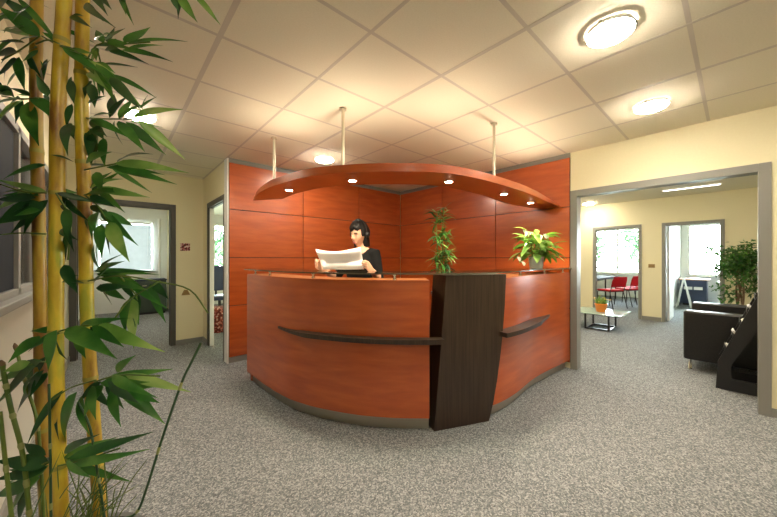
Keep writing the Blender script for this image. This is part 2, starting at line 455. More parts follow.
# outside: lawn and trees
struct(MB().box(-40, 60, -40, 60, -.6, -.5).build('ground', M['grass_out']))
def tree(x, y, h, rad, label):
    t = thing('garden_tree', (x, y, -.5), label, 'tree', 'trees outside the windows')
    MB().tube([(x, y, -.5), (x+.1, y, h*.3), (x, y+.1, h*.6)], [.16, .13, .08], 8).build('trunk', M['bark'], t, smooth=True)
    b = MB(); rr = random.Random(int(x*31+y*7))
    for _ in range(900):
        u = Vector((rr.gauss(0, 1), rr.gauss(0, 1), rr.gauss(0, 1))).normalized()*rad*(rr.random()**.35)
        p = Vector((x, y, h*.62))+Vector((u.x, u.y, u.z*.95))
        q = p+Vector((rr.uniform(-1, 1), rr.uniform(-1, 1), rr.uniform(-.9, .3))).normalized()*.34
        b.leaf(p, q, .2, (rr.uniform(-1, 1), rr.uniform(-1, 1), 1), .05, 3)
    b.build('foliage', M['out_leaf'], t)
tree(19.5, 6.1, 3.6, 1.5, 'pale green garden tree beyond the meeting room window, in its first pane')
tree(23.5, 3.2, 3.9, 1.6, 'pale green garden tree beyond the meeting room window, next to the doorway edge')
tree(4.6, 19, 3.6, 1.7, 'green garden tree outside the window seen through the narrow side doorway')

# ---------------------------------------------------------------- wood panelling
def panelling(name, axis, c0, c1, edges, zs, gap=.009):
    b = MB(); bk = MB()
    lo, hi = edges[0], edges[-1]
    for a, d in zip(edges[:-1], edges[1:]):
        for zl, zh in zip(zs[:-1], zs[1:]):
            if axis == 'y': b.box(a+gap/2, d-gap/2, c0, c1-.004, zl+gap/2, zh-gap/2)
            else: b.box(c0, c1-.004, a+gap/2, d-gap/2, zl+gap/2, zh-gap/2)
    o = struct(b.build(name, M['cherry'], bevel=.0015)); ORG[o.name] = Vector((0, 0, 0))
    if axis == 'y': bk.box(lo, hi, c1-.004, c1, zs[0], zs[-1])
    else: bk.box(c1-.004, c1, lo, hi, zs[0], zs[-1])
    bk.build('backing', M['black'], o)
ZS = [.07, .71, 1.31, 1.912, 2.495]
panelling('trim_4', 'y', YB-.022, YB, [1.082, 2.07, 3.07, XR-.024], ZS)
panelling('trim_5', 'x', XR-.022, XR, [1.304, 2.25, 3.20, YB-.024], ZS)
b = MB(); b.box(1.082, XR-.022, YB-.016, YB-.001, 0, .07)
struct(b.build('baseboard_back', M['frame']))
b = MB(); b.box(1.082, XR-.014, YB-.013, YB-.001, 2.495, CEIL-.001); b.box(XR-.013, XR-.001, 1.304, YB-.014, 2.495, CEIL-.001)
struct(b.build('trim_6', M['frame']))
struct(MB().box(1.060, 1.078, 4.178, 4.307, 0, CEIL-.007).build('trim_7', M['white']))  # light falling on this wall return is put into its white colour

# ---------------------------------------------------------------- ceiling lights
def ceiling_light(x, y, label, group=None, r=.108):
    t = thing('ceiling_light', (x, y, CEIL-.006), label, 'ceiling light', group)
    MB().lathe([(r+.002, -.012), (r+.007, -.013), (r+.008, -.019), (r+.002, -.020)], (x, y, CEIL-.006), 40, cap=False).build('rim', M['chrome'], t, smooth=True)
    prof = [(r, -.018)]+[(r*math.cos(a), -.022-.026*math.sin(a)) for a in [i*PI/2/7 for i in range(7)]]+[(.004, -.048)]
    MB().lathe([(r-.002, 0), (r-.002, -.017)], (x, y, CEIL-.006), 32).build('housing', M['white'], t, smooth=True)
    MB().lathe(prof, (x, y, CEIL-.006), 40).build('diffuser', M['lamp'], t, smooth=True)
    for k in range(3):
        a = 2*PI*k/3+.9
        c = Vector((x+(r+.004)*math.cos(a), y+(r+.004)*math.sin(a), CEIL-.018))
        MB().box(c.x-.008, c.x+.008, c.y-.008, c.y+.008, c.z-.006, c.z+.012).build('clip', M['steel'], t)
    return t
def more_light(src, x, y, label, group=None):
    c = copy_tree(src); c.location = (x, y, CEIL-.006); c['label'] = label
    if group: c['group'] = group
    return c
L0 = ceiling_light(2.02, .455, 'round ceiling light over the open floor in front of the reception desk')
more_light(L0, 3.25, .455, 'round ceiling light above the wide lounge doorway')
more_light(L0, 1.97, 3.40, 'round ceiling light seen just above the hanging wooden canopy')
more_light(L0, .18, 3.42, 'round ceiling light half hidden by bamboo leaves')
G2 = 'added round ceiling lights behind the viewer'
for x, y in ((.15, -.72), (3.25, -1.31)):  # unseen lamps added to light the bamboo from the near side
    more_light(L0, x, y, 'added unseen ceiling light on the tiled ceiling behind the viewer', G2)
more_light(L0, .3, 7.4, 'added ceiling light brightening the end office, unseen above its doorway')  # unseen lamp added to brighten the end office walls
more_light(L0, 2.6, 6.3, 'added ceiling light in the side office, unseen past the narrow doorway')  # another unseen lamp, added to light the side office
lounge = more_light(L0, 7.97, 2.2, 'round ceiling light inside the lounge close to its cream wall')
G3 = 'added lounge ceiling lights hidden by the doorway head'
for x, y in ((5.6, 2.7), (6.15, 1.05), (5.6, -.6), (4.9, 1.9), (4.9, .45)):  # unseen lamps added to make the lounge floor and walls brighter
    more_light(L0, x, y, 'added lounge ceiling light, unseen behind the head of the wide doorway', G3)
t = thing('ceiling_strip', (7.5, .5, CEIL), 'long thin white strip on the lounge ceiling seen under the doorway head', 'ceiling light')
MB().box(7.47, 7.53, .15, .90, CEIL-.02, CEIL).build('housing', M['white'], t, bevel=.004)
MB().box(7.48, 7.52, .17, .88, CEIL-.028, CEIL-.021).build('diffuser', M['dim_glow'], t)  # faintly emitting underside of the thin strip

# ---------------------------------------------------------------- reception desk
def offs(poly, d):
    """offset an XY polyline towards the clerk's side (inward = positive)"""
    out = []
    for i, p in enumerate(poly):
        a = poly[max(i-1, 0)]; c = poly[min(i+1, len(poly)-1)]
        t = (Vector(c)-Vector(a)); t = Vector((t.x, t.y)).normalized()
        n = Vector((-t.y, t.x))
        out.append(Vector((p[0]+n.x*d, p[1]+n.y*d)))
    return out
LEFTC = [(1.072, 3.46), (1.080, 3.18), (1.090, 2.92), (1.125, 2.58), (1.178, 2.39), (1.252, 2.205), (1.405, 1.935), (1.585, 1.712), (1.777, 1.53)]
RIGHTC = [(2.20, 1.355), (2.35, 1.318), (2.50, 1.303), (2.70, 1.305), (2.92, 1.325), (3.15, 1.345), (3.45, 1.342), (3.75, 1.325), (4.022, 1.308)]
c2 = lambda P, n=5: [Vector((p.x, p.y)) for p in catmull([(a, b_, 0) for a, b_ in P], n)]
LC, RC = c2(LEFTC), c2(RIGHTC)
FULL = c2(LEFTC+[(1.98, 1.425)]+RIGHTC)
# polylines run left end -> right end; inside lies on the left of travel
def ribbon(mb, poly, d0, d1, z0, z1):
    A, B = offs(poly, d0), offs(poly, d1)
    mb.strip([[(a.x, a.y, z0), (a.x, a.y, z1), (b_.x, b_.y, z1), (b_.x, b_.y, z0)] for a, b_ in zip(A, B)])
desk = thing('reception_desk', (1.8, 2.2, 0), 'curved cherry wood reception desk with dark central panel and glass ledge', 'reception desk')
b = MB(); ribbon(b, LC, 0, .035, .10, 1.135); b.build('front_panel', M['cherry'], desk, smooth=True)
b = MB(); ribbon(b, RC, 0, .035, .10, 1.135); b.build('front_panel', M['cherry'], desk, smooth=True)
b = MB(); ribbon(b, LC, .045, .065, 0, .10); b.build('plinth', M['steel'], desk, smooth=True)
b = MB(); ribbon(b, RC, .045, .065, 0, .10); b.build('plinth', M['steel'], desk, smooth=True)
b = MB(); ribbon(b, LC, .036, .30, 1.10, 1.1345); b.build('ledge', M['cherry_edge'], desk, smooth=True)
b = MB(); ribbon(b, RC, .036, .30, 1.10, 1.1345); b.build('ledge', M['cherry_edge'], desk, smooth=True)
b = MB(); ribbon(b, FULL, -.03, .33, 1.180, 1.191); gl = b.build('glass_top', [M['deskglass'], M['glassedge']], desk)
me = gl.data
for p in me.polygons:
    if abs(p.normal.z) < .5: p.material_index = 1
# studs under the glass
def near_poly(px, poly, d):
    best = None; O = offs(poly, d)
    for p in O:
        dd = p.x*math.cos(ANG)+p.y*math.sin(ANG); rr = p.x*math.sin(ANG)-p.y*math.cos(ANG)
        q = abs(388.5+F_PX*rr/dd-px)
        if best is None or q < best[0]: best = (q, p)
    return best[1]
for px, poly in ((255, LC), (271.5, LC), (312, LC), (398, LC), (520, RC), (544, RC), (563, RC)):
    p = near_poly(px, poly, .05)
    MB().lathe([(.016, 0), (.016, .012), (.009, .014), (.009, .032), (.016, .034), (.016, .0455)], (p.x, p.y, 1.1348), 14).build('stud', M['chrome'], desk, smooth=True)
# inner wall, worktop and end panels on the clerk's side
b = MB(); ribbon(b, LC, .27, .30, 0, 1.0995); b.build('inner_panel', M['cherry_edge'], desk)
b = MB(); ribbon(b, RC, .27, .30, 0, 1.0995); b.build('inner_panel', M['cherry_edge'], desk)
b = MB(); ribbon(b, LC[6:-5], .302, .395, .72, .75); b.build('worktop', M['cherry_edge'], desk)
b = MB(); ribbon(b, RC[2:], .302, .80, .72, .75); b.build('worktop', M['cherry_edge'], desk)
b = MB(); e0 = offs(LC, 0)[0]; b.box(e0.x+.036, e0.x+.30, e0.y-.035, e0.y, .0, 1.099); b.build('end_panel', M['cherry'], desk)
# dark central panel, raking edge
P0 = Vector((1.806, 1.508, 0)); U = Vector((.9155, -.402, 0)); NI = Vector((.402, .9155, 0))
ol = [(0, 0), (.485, 0), (.530, .16), (.5625, .32), (.598, .54), (.619, .72), (.637, .92), (.649, 1.172), (.10, 1.172), (.075, .85), (.045, .5)]
b = MB(); b.prism([P0+U*s_+Vector((0, 0, z)) for s_, z in ol], NI*.22); b.build('corner_panel', M['wenge'], desk, bevel=.002)
# dark hand rails, tapering to the outer ends
def rail(poly, taper_start, name='hand_rail', deep=.075):
    n = len(poly); rings = []
    for i in range(n):
        q = i/(n-1); q = q if taper_start else 1-q
        k = min(1, q*3.0)**.6 if q > 0 else 0
        k = max(k, .12)
        a = offs(poly, -deep*k)[i]; c = offs(poly, -.001)[i]
        h = .036*max(k, .5)
        rings.append([(a.x, a.y, .690-h/2), (a.x, a.y, .690+h/2), (c.x, c.y, .690+h/2), (c.x, c.y, .690-h/2)])
    b = MB(); b.strip(rings); b.build(name, M['wenge'], desk, smooth=True)
i0 = min(range(len(LC)), key=lambda i: abs(LC[i].y-2.72))
rail(LC[i0:]+[Vector((1.853, 1.479))], True)
i1 = min(range(len(RC)), key=lambda i: abs(RC[i].x-3.50))
rail(RC[5:i1+1], False, deep=.115)

# ---------------------------------------------------------------- hanging canopy
ZT, ZBt = 1.985, 1.925
OUT = [(1.135, 3.46), (1.055, 3.10), (1.035, 2.72), (1.072, 2.376), (1.115, 2.18), (1.19, 2.02), (1.385, 1.756), (1.62, 1.54), (1.79, 1.43), (1.95, 1.37), (2.16, 1.338), (2.40, 1.322), (2.62, 1.318), (2.85, 1.318), (3.21, 1.345), (3.70, 1.388), (4.022, 1.41)]
INN = [(1.34, 3.18), (1.325, 3.00), (1.330, 2.75), (1.365, 2.50), (1.41, 2.37), (1.48, 2.245), (1.62, 2.06), (1.82, 1.875), (1.97, 1.775), (2.10, 1.715), (2.28, 1.680), (2.50, 1.667), (2.72, 1.670), (2.98, 1.695), (3.32, 1.735), (3.75, 1.705), (4.022, 1.655)]
OC, IC = c2(OUT, 4), c2(INN, 4)
canopy = thing('suspended_canopy', (1.5, 2.0, ZT), 'curved cherry wood canopy hung on rods over the reception desk', 'canopy')
rings = []; n = len(OC)
for i, (o_, q_) in enumerate(zip(OC, IC)):
    k = min(1, min(i, n-1-i)/(n*.12)); h = .012+(ZT-ZBt-.012)*k
    rings.append([(o_.x, o_.y, ZBt), (o_.x, o_.y, ZBt+h), (q_.x, q_.y, ZBt+h), (q_.x, q_.y, ZBt)])
b = MB(); b.strip(rings); b.build('board', M['cherry'], canopy, smooth=True)
for x, y in ((1.248, 3.197-.03), (1.433, 2.173), (2.63, 1.486)):
    k = MB(); k.tube([(x, y, ZT-.01), (x, y, CEIL-.007)], .013, 12); k.lathe([(.03, -.012), (.03, 0)], (x, y, CEIL-.006), 16)
    k.build('rod', M['rod'], canopy, smooth=True)
for x, y in ((1.20, 2.70), (1.432, 2.035), (2.032, 1.543), (2.815, 1.485), (3.484, 1.524)):
    s_ = MB().lathe([(.041, 0), (.041, -.006), (.030, -.008), (.030, 0)], (x, y, ZBt), 24, cap=False).build('spotlight', M['chrome'], canopy, smooth=True)
    MB().lathe([(.029, -.001), (.029, -.004), (.002, -.012)], (x, y, ZBt), 20).build('bulb', M['spot'], s_)
    l = bpy.data.lights.new('canopy_spot', 'SPOT'); l.energy = 30; l.color = (1, .82, .58); l.spot_size = math.radians(120); l.spot_blend = .6; l.shadow_soft_size = .03
    o = bpy.data.objects.new('canopy_spot', l); COL.objects.link(o); o.location = (x, y, ZBt-.02)
    # added can and uplight standing in for light the glass top reflects upward
    u_ = MB().lathe([(.035, 0), (.035, .022), (.030, .022), (.030, .010)], (x, y, ZT), 20).build('added_can', M['chrome'], canopy, smooth=True)
    MB().lathe([(.0295, .012), (.002, .0125)], (x, y, ZT), 20).build('bulb', M['dim_glow'], u_)
    l = bpy.data.lights.new('added_uplight', 'SPOT'); l.energy = 6.5; l.color = (1, .84, .60); l.spot_size = math.radians(165); l.spot_blend = 1; l.shadow_soft_size = .03
    o = bpy.data.objects.new('added_uplight', l); COL.objects.link(o); o.location = (x, y, ZT+.03); o.rotation_euler = (PI, 0, 0)

# ---------------------------------------------------------------- bamboo in the foreground
POT = at(61, 517, .95); POT.z = 0
bam = thing('potted_bamboo', (POT.x, POT.y, 0), 'tall yellow bamboo canes with green leaves rising past the white ribbed partition', 'plant')
MB().lathe([(.0, 0), (.17, 0), (.19, .02), (.215, .30), (.225, .31), (.225, .34), (.205, .34), (.20, .30), (.0, .30)], (POT.x, POT.y, 0), 32, cap=False).build('pot', M['darkpot'], bam, smooth=True)
MB().lathe([(.001, .299), (.199, .299), (.199, .312), (.001, .318)], (POT.x, POT.y, 0), 28).build('soil', M['soil'], bam)
def stalk(pts, d, r, nodes, m):
    """pts: (px,py) seen in the photograph, extended down into the pot and up to the ceiling"""
    P = [at(x, y, d) for x, y in pts]
    top = P[0]+(P[0]-P[1]).normalized()*((2.47-P[0].z)/max(.2, (P[0]-P[1]).normalized().z))
    dn = (P[-1]-P[-2]).normalized()
    bot = P[-1]+dn*((P[-1].z-.30)/max(.2, -dn.z))
    C = catmull([top]+P+[bot], 6)
    # resample, swelling at the nodes
    nz = [at(0, y, d).z for y in nodes]
    nz += [max(nz)+.26, max(nz)+.50]
    C2 = []
    for a, c in zip(C[:-1], C[1:]):
        k = max(1, int((a-c).length/.006))
        for j in range(k): C2.append(a.lerp(c, j/k))
    C2.append(C[-1])
    rad = []
    for p in C2:
        e = min(abs(p.z-q) for q in nz)
        rad.append(r*(1+.10*math.exp(-(e/.009)**2)))
    b = MB(); b.tube(C2, rad, 18)
    for k in range(len(C2)-1):
        if min(abs((C2[k].z+C2[k+1].z)/2-q) for q in nz) < .0055:
            for j in range(18): b.mi[k*18+j] = 1
    return b.build('stalk', [m, M['node']], bam, smooth=True, auto=False)
DA, DB, DC = 1.02, .93, .98
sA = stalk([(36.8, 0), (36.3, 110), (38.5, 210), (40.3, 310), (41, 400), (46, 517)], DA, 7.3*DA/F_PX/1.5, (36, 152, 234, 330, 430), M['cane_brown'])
sB = stalk([(64.5, 0), (58, 110), (57, 210), (56, 310), (57, 400), (61.5, 517)], DB, 8.6*DB/F_PX/1.46, (40, 193, 332, 466), M['cane'])
sC = stalk([(82.6, 0), (81.7, 110), (85, 210), (87, 310), (92, 400), (100.5, 517)], DC, 7.7*DC/F_PX/1.40, (74, 162, 281, 378, 468), M['cane'])

VIEW = Vector((math.cos(ANG), math.sin(ANG), 0))
def spray(parent, d, leaves, twigs=(), name='foliage'):
    mb = MB(); lt = parent
    for lf in leaves:
        x0, y0, x1, y1, wpx = lf[:5]; shade = lf[5] if len(lf) > 5 else 0
        mb.cur = shade
        d0 = d+R.uniform(-.05, .05); d1 = d0+R.uniform(-.09, .09)
        A, B = at(x0, y0, d0), at(x1, y1, d1)
        nrm = (-VIEW+Vector((R.uniform(-.5, .5), R.uniform(-.5, .5), R.uniform(.1, .9)))).normalized()
        mb.leaf(A, B, wpx*1.12*d/F_PX, nrm, R.uniform(-.02, .07), 9, R.uniform(.1, .4))
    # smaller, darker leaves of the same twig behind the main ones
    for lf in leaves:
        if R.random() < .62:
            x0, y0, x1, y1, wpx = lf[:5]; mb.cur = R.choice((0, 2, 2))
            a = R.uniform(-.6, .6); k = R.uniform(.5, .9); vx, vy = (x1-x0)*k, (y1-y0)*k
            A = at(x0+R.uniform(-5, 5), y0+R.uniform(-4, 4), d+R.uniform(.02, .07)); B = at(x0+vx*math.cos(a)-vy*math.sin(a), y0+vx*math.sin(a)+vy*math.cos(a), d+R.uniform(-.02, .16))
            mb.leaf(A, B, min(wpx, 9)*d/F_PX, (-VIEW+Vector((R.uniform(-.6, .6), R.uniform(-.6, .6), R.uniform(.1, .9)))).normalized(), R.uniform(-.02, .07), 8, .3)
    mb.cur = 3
    for tw in twigs:
        mb.tube(catmull([at(x, y, d+R.uniform(-.02, .02)) for x, y in tw], 4), .0022, 6)
    return mb.build(name, [M['leaf'], M['leaf_light'], M['leaf_dark'], M['shoot']], lt, smooth=True, auto=False)

# leaves on the first cane (0 mid green, 1 light, 2 dark)
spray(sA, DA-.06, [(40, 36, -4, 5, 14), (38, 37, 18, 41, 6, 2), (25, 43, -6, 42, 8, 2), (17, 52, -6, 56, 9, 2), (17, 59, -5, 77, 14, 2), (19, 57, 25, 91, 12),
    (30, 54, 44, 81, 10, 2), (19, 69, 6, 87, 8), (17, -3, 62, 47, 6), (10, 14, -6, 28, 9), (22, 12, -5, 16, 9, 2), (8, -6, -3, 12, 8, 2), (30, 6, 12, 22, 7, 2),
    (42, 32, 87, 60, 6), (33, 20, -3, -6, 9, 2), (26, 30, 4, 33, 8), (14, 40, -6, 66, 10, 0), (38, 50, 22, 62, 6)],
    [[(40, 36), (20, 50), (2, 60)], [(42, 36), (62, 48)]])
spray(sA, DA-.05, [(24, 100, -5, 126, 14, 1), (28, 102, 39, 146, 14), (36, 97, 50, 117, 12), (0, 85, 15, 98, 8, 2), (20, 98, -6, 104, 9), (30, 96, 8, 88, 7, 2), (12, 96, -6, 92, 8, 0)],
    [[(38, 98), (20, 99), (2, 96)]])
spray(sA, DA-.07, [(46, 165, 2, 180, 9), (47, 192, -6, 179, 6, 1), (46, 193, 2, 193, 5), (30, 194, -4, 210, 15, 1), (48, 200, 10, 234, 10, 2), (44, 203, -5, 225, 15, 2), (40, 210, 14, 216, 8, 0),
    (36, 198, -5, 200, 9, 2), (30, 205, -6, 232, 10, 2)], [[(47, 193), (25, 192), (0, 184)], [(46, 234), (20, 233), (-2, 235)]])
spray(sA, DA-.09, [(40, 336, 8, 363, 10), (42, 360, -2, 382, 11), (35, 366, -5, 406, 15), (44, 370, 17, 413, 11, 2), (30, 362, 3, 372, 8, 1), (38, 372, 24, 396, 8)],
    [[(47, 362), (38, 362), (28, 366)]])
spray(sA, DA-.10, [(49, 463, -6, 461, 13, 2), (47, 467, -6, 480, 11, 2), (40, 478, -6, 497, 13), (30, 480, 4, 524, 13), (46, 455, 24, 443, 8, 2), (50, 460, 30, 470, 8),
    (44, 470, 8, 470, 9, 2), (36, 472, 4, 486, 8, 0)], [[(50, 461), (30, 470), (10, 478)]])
# second cane
spray(sB, DB-.02, [(82, 57, 113, 89, 8), (57, 29, 96, 44, 6), (62, 47, 104, 74, 7), (60, 45, 82, 55, 6, 2), (72, 52, 100, 66, 6), (48, 96, 36, 74, 7, 2), (84, 5, 116, 28, 6, 2),
    (92, -4, 108, 16, 6, 2), (70, 123, 68, 156, 9, 2), (72, 104, 66, 128, 8, 2), (50, 60, 45, 88, 8, 2), (70, 80, 74, 104, 8, 2), (70, 16, 92, 28, 6, 2)],
    [[(60, 46), (80, 56), (92, 60)], [(60, 44), (48, 40), (36, 44)]])
spray(sB, DB-.07, [(67, 328, 117, 359, 14), (98, 325, 165, 352, 12, 1), (78, 335, 86, 359, 8), (57, 330, 48, 371, 17), (60, 333, 28, 352, 9), (80, 326, 130, 318, 7), (92, 326, 124, 347, 8, 0), (70, 331, 96, 352, 9, 2)],
    [[(60, 331), (80, 326), (110, 322), (129, 300), (160, 281)], [(60, 331), (46, 340)]])
spray(sB, DB-.06, [(67, 459, 153, 432, 9, 2), (67, 464, 150, 449, 8), (70, 457, 110, 462, 8, 2), (64, 452, 100, 434, 7, 2), (66, 462, 92, 478, 7)], [[(58, 466), (90, 458), (120, 448)]])
spray(sB, DB-.04, [(56, 193, 100, 203, 6, 2), (62, 196, 90, 222, 8, 2), (66, 216, 74, 252, 8, 2), (70, 232, 66, 262, 9, 2), (60, 230, 78, 240, 6, 2), (64, 265, 78, 294, 9, 2), (62, 282, 84, 283, 6, 2),
    (50, 155, 74, 162, 6, 2), (66, 208, 68, 240, 8, 2)], [[(56, 193), (70, 220), (68, 260)]])
# third cane
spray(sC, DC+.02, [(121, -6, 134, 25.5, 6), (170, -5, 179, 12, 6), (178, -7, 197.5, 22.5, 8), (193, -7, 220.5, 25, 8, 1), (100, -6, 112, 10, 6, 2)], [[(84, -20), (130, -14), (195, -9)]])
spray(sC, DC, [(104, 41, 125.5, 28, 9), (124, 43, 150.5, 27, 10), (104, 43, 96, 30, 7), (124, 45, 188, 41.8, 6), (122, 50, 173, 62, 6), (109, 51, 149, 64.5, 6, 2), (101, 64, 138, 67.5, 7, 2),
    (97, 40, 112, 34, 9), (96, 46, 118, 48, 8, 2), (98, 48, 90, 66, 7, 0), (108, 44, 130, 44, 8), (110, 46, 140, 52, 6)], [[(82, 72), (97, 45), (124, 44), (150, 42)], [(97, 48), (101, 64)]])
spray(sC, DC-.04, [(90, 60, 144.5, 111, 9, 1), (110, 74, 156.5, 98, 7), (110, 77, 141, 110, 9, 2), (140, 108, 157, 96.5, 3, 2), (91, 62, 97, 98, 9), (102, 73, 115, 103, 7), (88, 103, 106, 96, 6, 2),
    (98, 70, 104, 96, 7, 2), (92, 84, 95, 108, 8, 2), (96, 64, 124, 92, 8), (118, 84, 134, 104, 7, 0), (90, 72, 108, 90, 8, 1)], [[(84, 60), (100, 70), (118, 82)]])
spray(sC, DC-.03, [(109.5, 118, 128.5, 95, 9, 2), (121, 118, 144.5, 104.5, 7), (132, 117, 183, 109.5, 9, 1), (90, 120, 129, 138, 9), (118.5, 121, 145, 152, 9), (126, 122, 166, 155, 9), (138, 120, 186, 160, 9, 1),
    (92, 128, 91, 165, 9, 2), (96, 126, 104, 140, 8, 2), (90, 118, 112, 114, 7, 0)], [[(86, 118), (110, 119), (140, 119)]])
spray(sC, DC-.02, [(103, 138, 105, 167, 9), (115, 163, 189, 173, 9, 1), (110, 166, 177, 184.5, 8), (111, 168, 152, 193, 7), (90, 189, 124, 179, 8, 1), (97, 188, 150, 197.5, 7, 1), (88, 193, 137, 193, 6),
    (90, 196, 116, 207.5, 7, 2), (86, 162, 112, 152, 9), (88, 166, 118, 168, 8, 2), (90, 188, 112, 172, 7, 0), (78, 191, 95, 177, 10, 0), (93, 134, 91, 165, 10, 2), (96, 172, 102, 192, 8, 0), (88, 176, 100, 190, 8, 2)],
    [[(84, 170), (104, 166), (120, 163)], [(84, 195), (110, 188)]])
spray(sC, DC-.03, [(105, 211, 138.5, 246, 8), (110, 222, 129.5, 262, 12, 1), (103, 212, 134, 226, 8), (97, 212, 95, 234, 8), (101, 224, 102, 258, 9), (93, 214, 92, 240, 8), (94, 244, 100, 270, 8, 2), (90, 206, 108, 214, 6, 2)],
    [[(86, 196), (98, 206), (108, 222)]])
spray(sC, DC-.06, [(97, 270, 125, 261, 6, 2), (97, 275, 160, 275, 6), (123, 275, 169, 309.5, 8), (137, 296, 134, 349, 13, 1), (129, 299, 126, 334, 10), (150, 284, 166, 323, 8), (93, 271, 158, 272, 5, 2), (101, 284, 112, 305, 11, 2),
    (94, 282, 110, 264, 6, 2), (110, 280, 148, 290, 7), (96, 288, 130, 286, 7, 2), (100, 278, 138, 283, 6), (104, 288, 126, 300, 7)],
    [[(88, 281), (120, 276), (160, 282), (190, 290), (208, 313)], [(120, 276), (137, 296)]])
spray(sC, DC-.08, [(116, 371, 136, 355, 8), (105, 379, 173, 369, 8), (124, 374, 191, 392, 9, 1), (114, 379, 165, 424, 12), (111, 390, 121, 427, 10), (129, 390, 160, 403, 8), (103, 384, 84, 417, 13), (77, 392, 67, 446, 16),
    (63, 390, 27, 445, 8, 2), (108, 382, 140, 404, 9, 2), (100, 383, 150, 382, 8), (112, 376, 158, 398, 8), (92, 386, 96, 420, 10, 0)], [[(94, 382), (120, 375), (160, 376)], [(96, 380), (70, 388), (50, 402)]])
# thin green canes and shoots
def shoot(pts, d, r, m, nodes=0, tip=False):
    C = catmull([at(x, y, d) for x, y in pts], 8)
    P = Vector(C[-1]); e = Vector((POT.x+(P.x-POT.x)*.6, POT.y+(P.y-POT.y)*.6, .31))
    flat = Vector((e.x-POT.x, e.y-POT.y, 0))
    if flat.length > .17: flat *= .17/flat.length
    e = Vector((POT.x+flat.x, POT.y+flat.y, .30))
    C = C+[P.lerp(e, .5), e]
    C2 = []
    for a_, c_ in zip(C[:-1], C[1:]):
        k = max(1, int((a_-c_).length/.008))
        for j in range(k): C2.append(a_.lerp(c_, j/k))
    C2.append(C[-1]); L = len(C2)
    marks = [int((j+1)*(L*.72)/(nodes+1)) for j in range(nodes)]
    rad = [r*(1.3 if any(abs(i-q) < 1 for q in marks) else 1.) for i in range(L)]
    if tip: rad[0] = r*.3; rad[1] = r*1.3; rad[2] = r*1.3
    b = MB(); b.tube(C2, rad, 8)
    for i in range(L-1):
        mi = 2 if (tip and i < 2) else (1 if any(i in (q-1, q) for q in marks) else 0)
        for j in range(8): b.mi[i*8+j] = mi
    b.build('shoot', [m, M['shoot_node'], M['bark']], bam, smooth=True, auto=False)
shoot([(1, 360), (10.6, 407), (23, 456), (30, 520)], .90, .0060, M['shoot'], 5, True)
shoot([(14.5, 343), (26, 385), (38, 428), (44, 520)], .96, .0042, M['shoot'], 3, True)
shoot([(0, 412), (5, 458), (12, 520)], .86, .0048, M['shoot'], 2)
shoot([(49, 384), (50, 440), (51, 520)], .86, .0030, M['shoot_dark'], 2)
shoot([(78, 402), (90, 428), (98, 475), (105, 520)], .90, .0030, M['shoot_dark'], 1)
shoot([(201, 343), (190, 365), (182, 382), (163, 436), (146, 490), (136, 513), (118, 520)], .86, .0034, M['shoot_dark'], 3)
# fine grass tuft at the foot
b = MB()
for i in range(46):
    x0 = R.uniform(70, 125); tx = x0+R.uniform(-30, 34); ty = R.uniform(448, 512)
    dd = R.uniform(.84, .98); A = at(x0, 600, dd)
    A = Vector((POT.x+R.uniform(-.12, .12), POT.y+R.uniform(-.12, .12), .305))
    B = at(tx, ty, dd); Mid = A.lerp(B, .5)+Vector((0, 0, .05))
    C = catmull([A, Mid, B], 4)
    b.tube(C, [.0016]*(len(C)-1)+[.0003], 4, cap=False)
b.build('grass', M['shoot'], bam)

# ---------------------------------------------------------------- plants on / behind the desk
def lance(t): return math.sin(PI*t**.8)**.9 if 0 < t < 1 else 0
p0 = Vector((2.31, 1.83, .75))
pb = at(442, 272, 2.9); p0 = Vector((pb.x, pb.y, .7505))
cb = thing('counter_bamboo', p0, 'slender bush of bamboo standing behind the dark desk panel', 'plant')
MB().lathe([(0, 0), (.075, 0), (.10, .22), (.105, .24), (.09, .24), (.088, .2), (0, .2)], p0, 24, cap=False).build('pot', M['darkpot'], cb, smooth=True)
st = MB(); lv = MB()
for k, (dx, h) in enumerate(((-.035, .98), (.0, 1.02), (.03, .80), (.055, .62), (-.06, .55))):
    side = Vector((.746, -.666, 0))
    base = p0+side*dx*.6+Vector((0, 0, .2)); top = p0+side*dx+Vector((R.uniform(-.02, .02), R.uniform(-.02, .02), h))
    st.tube([base, base.lerp(top, .5), top], [.006, .0055, .003], 6)
    lvl = [.36, .5, .64, .72, .86, .93, 1.]
    for q in lvl:
        if h*q < .36: continue
        c = base.lerp(top, q)
        if .52 < (c.z-p0.z)/1.02 < .60 and R.random() < .5: continue
        for _ in range(7):
            a = R.uniform(0, 2*PI); l = R.uniform(.09, .17)
            tip = c+Vector((math.cos(a)*l*.85, math.sin(a)*l*.85, R.uniform(-.10, .06)))
            lv.cur = R.choice((0, 0, 1, 2)); lv.leaf(c, tip, .022, (R.uniform(-.4, .4), R.uniform(-.4, .4), 1), .08, 5, .2)
# one blade stands out above
c = p0+Vector((0, 0, 1.0)); lv.leaf(c, c+side*.13+Vector((0, 0, .10)), .018, (0, 0, 1), .03, 5)
st.build('stalk', M['shoot'], cb, smooth=True)
lv.build('foliage', [M['leaf'], M['leaf_light'], M['leaf_dark']], cb, smooth=True, auto=False)

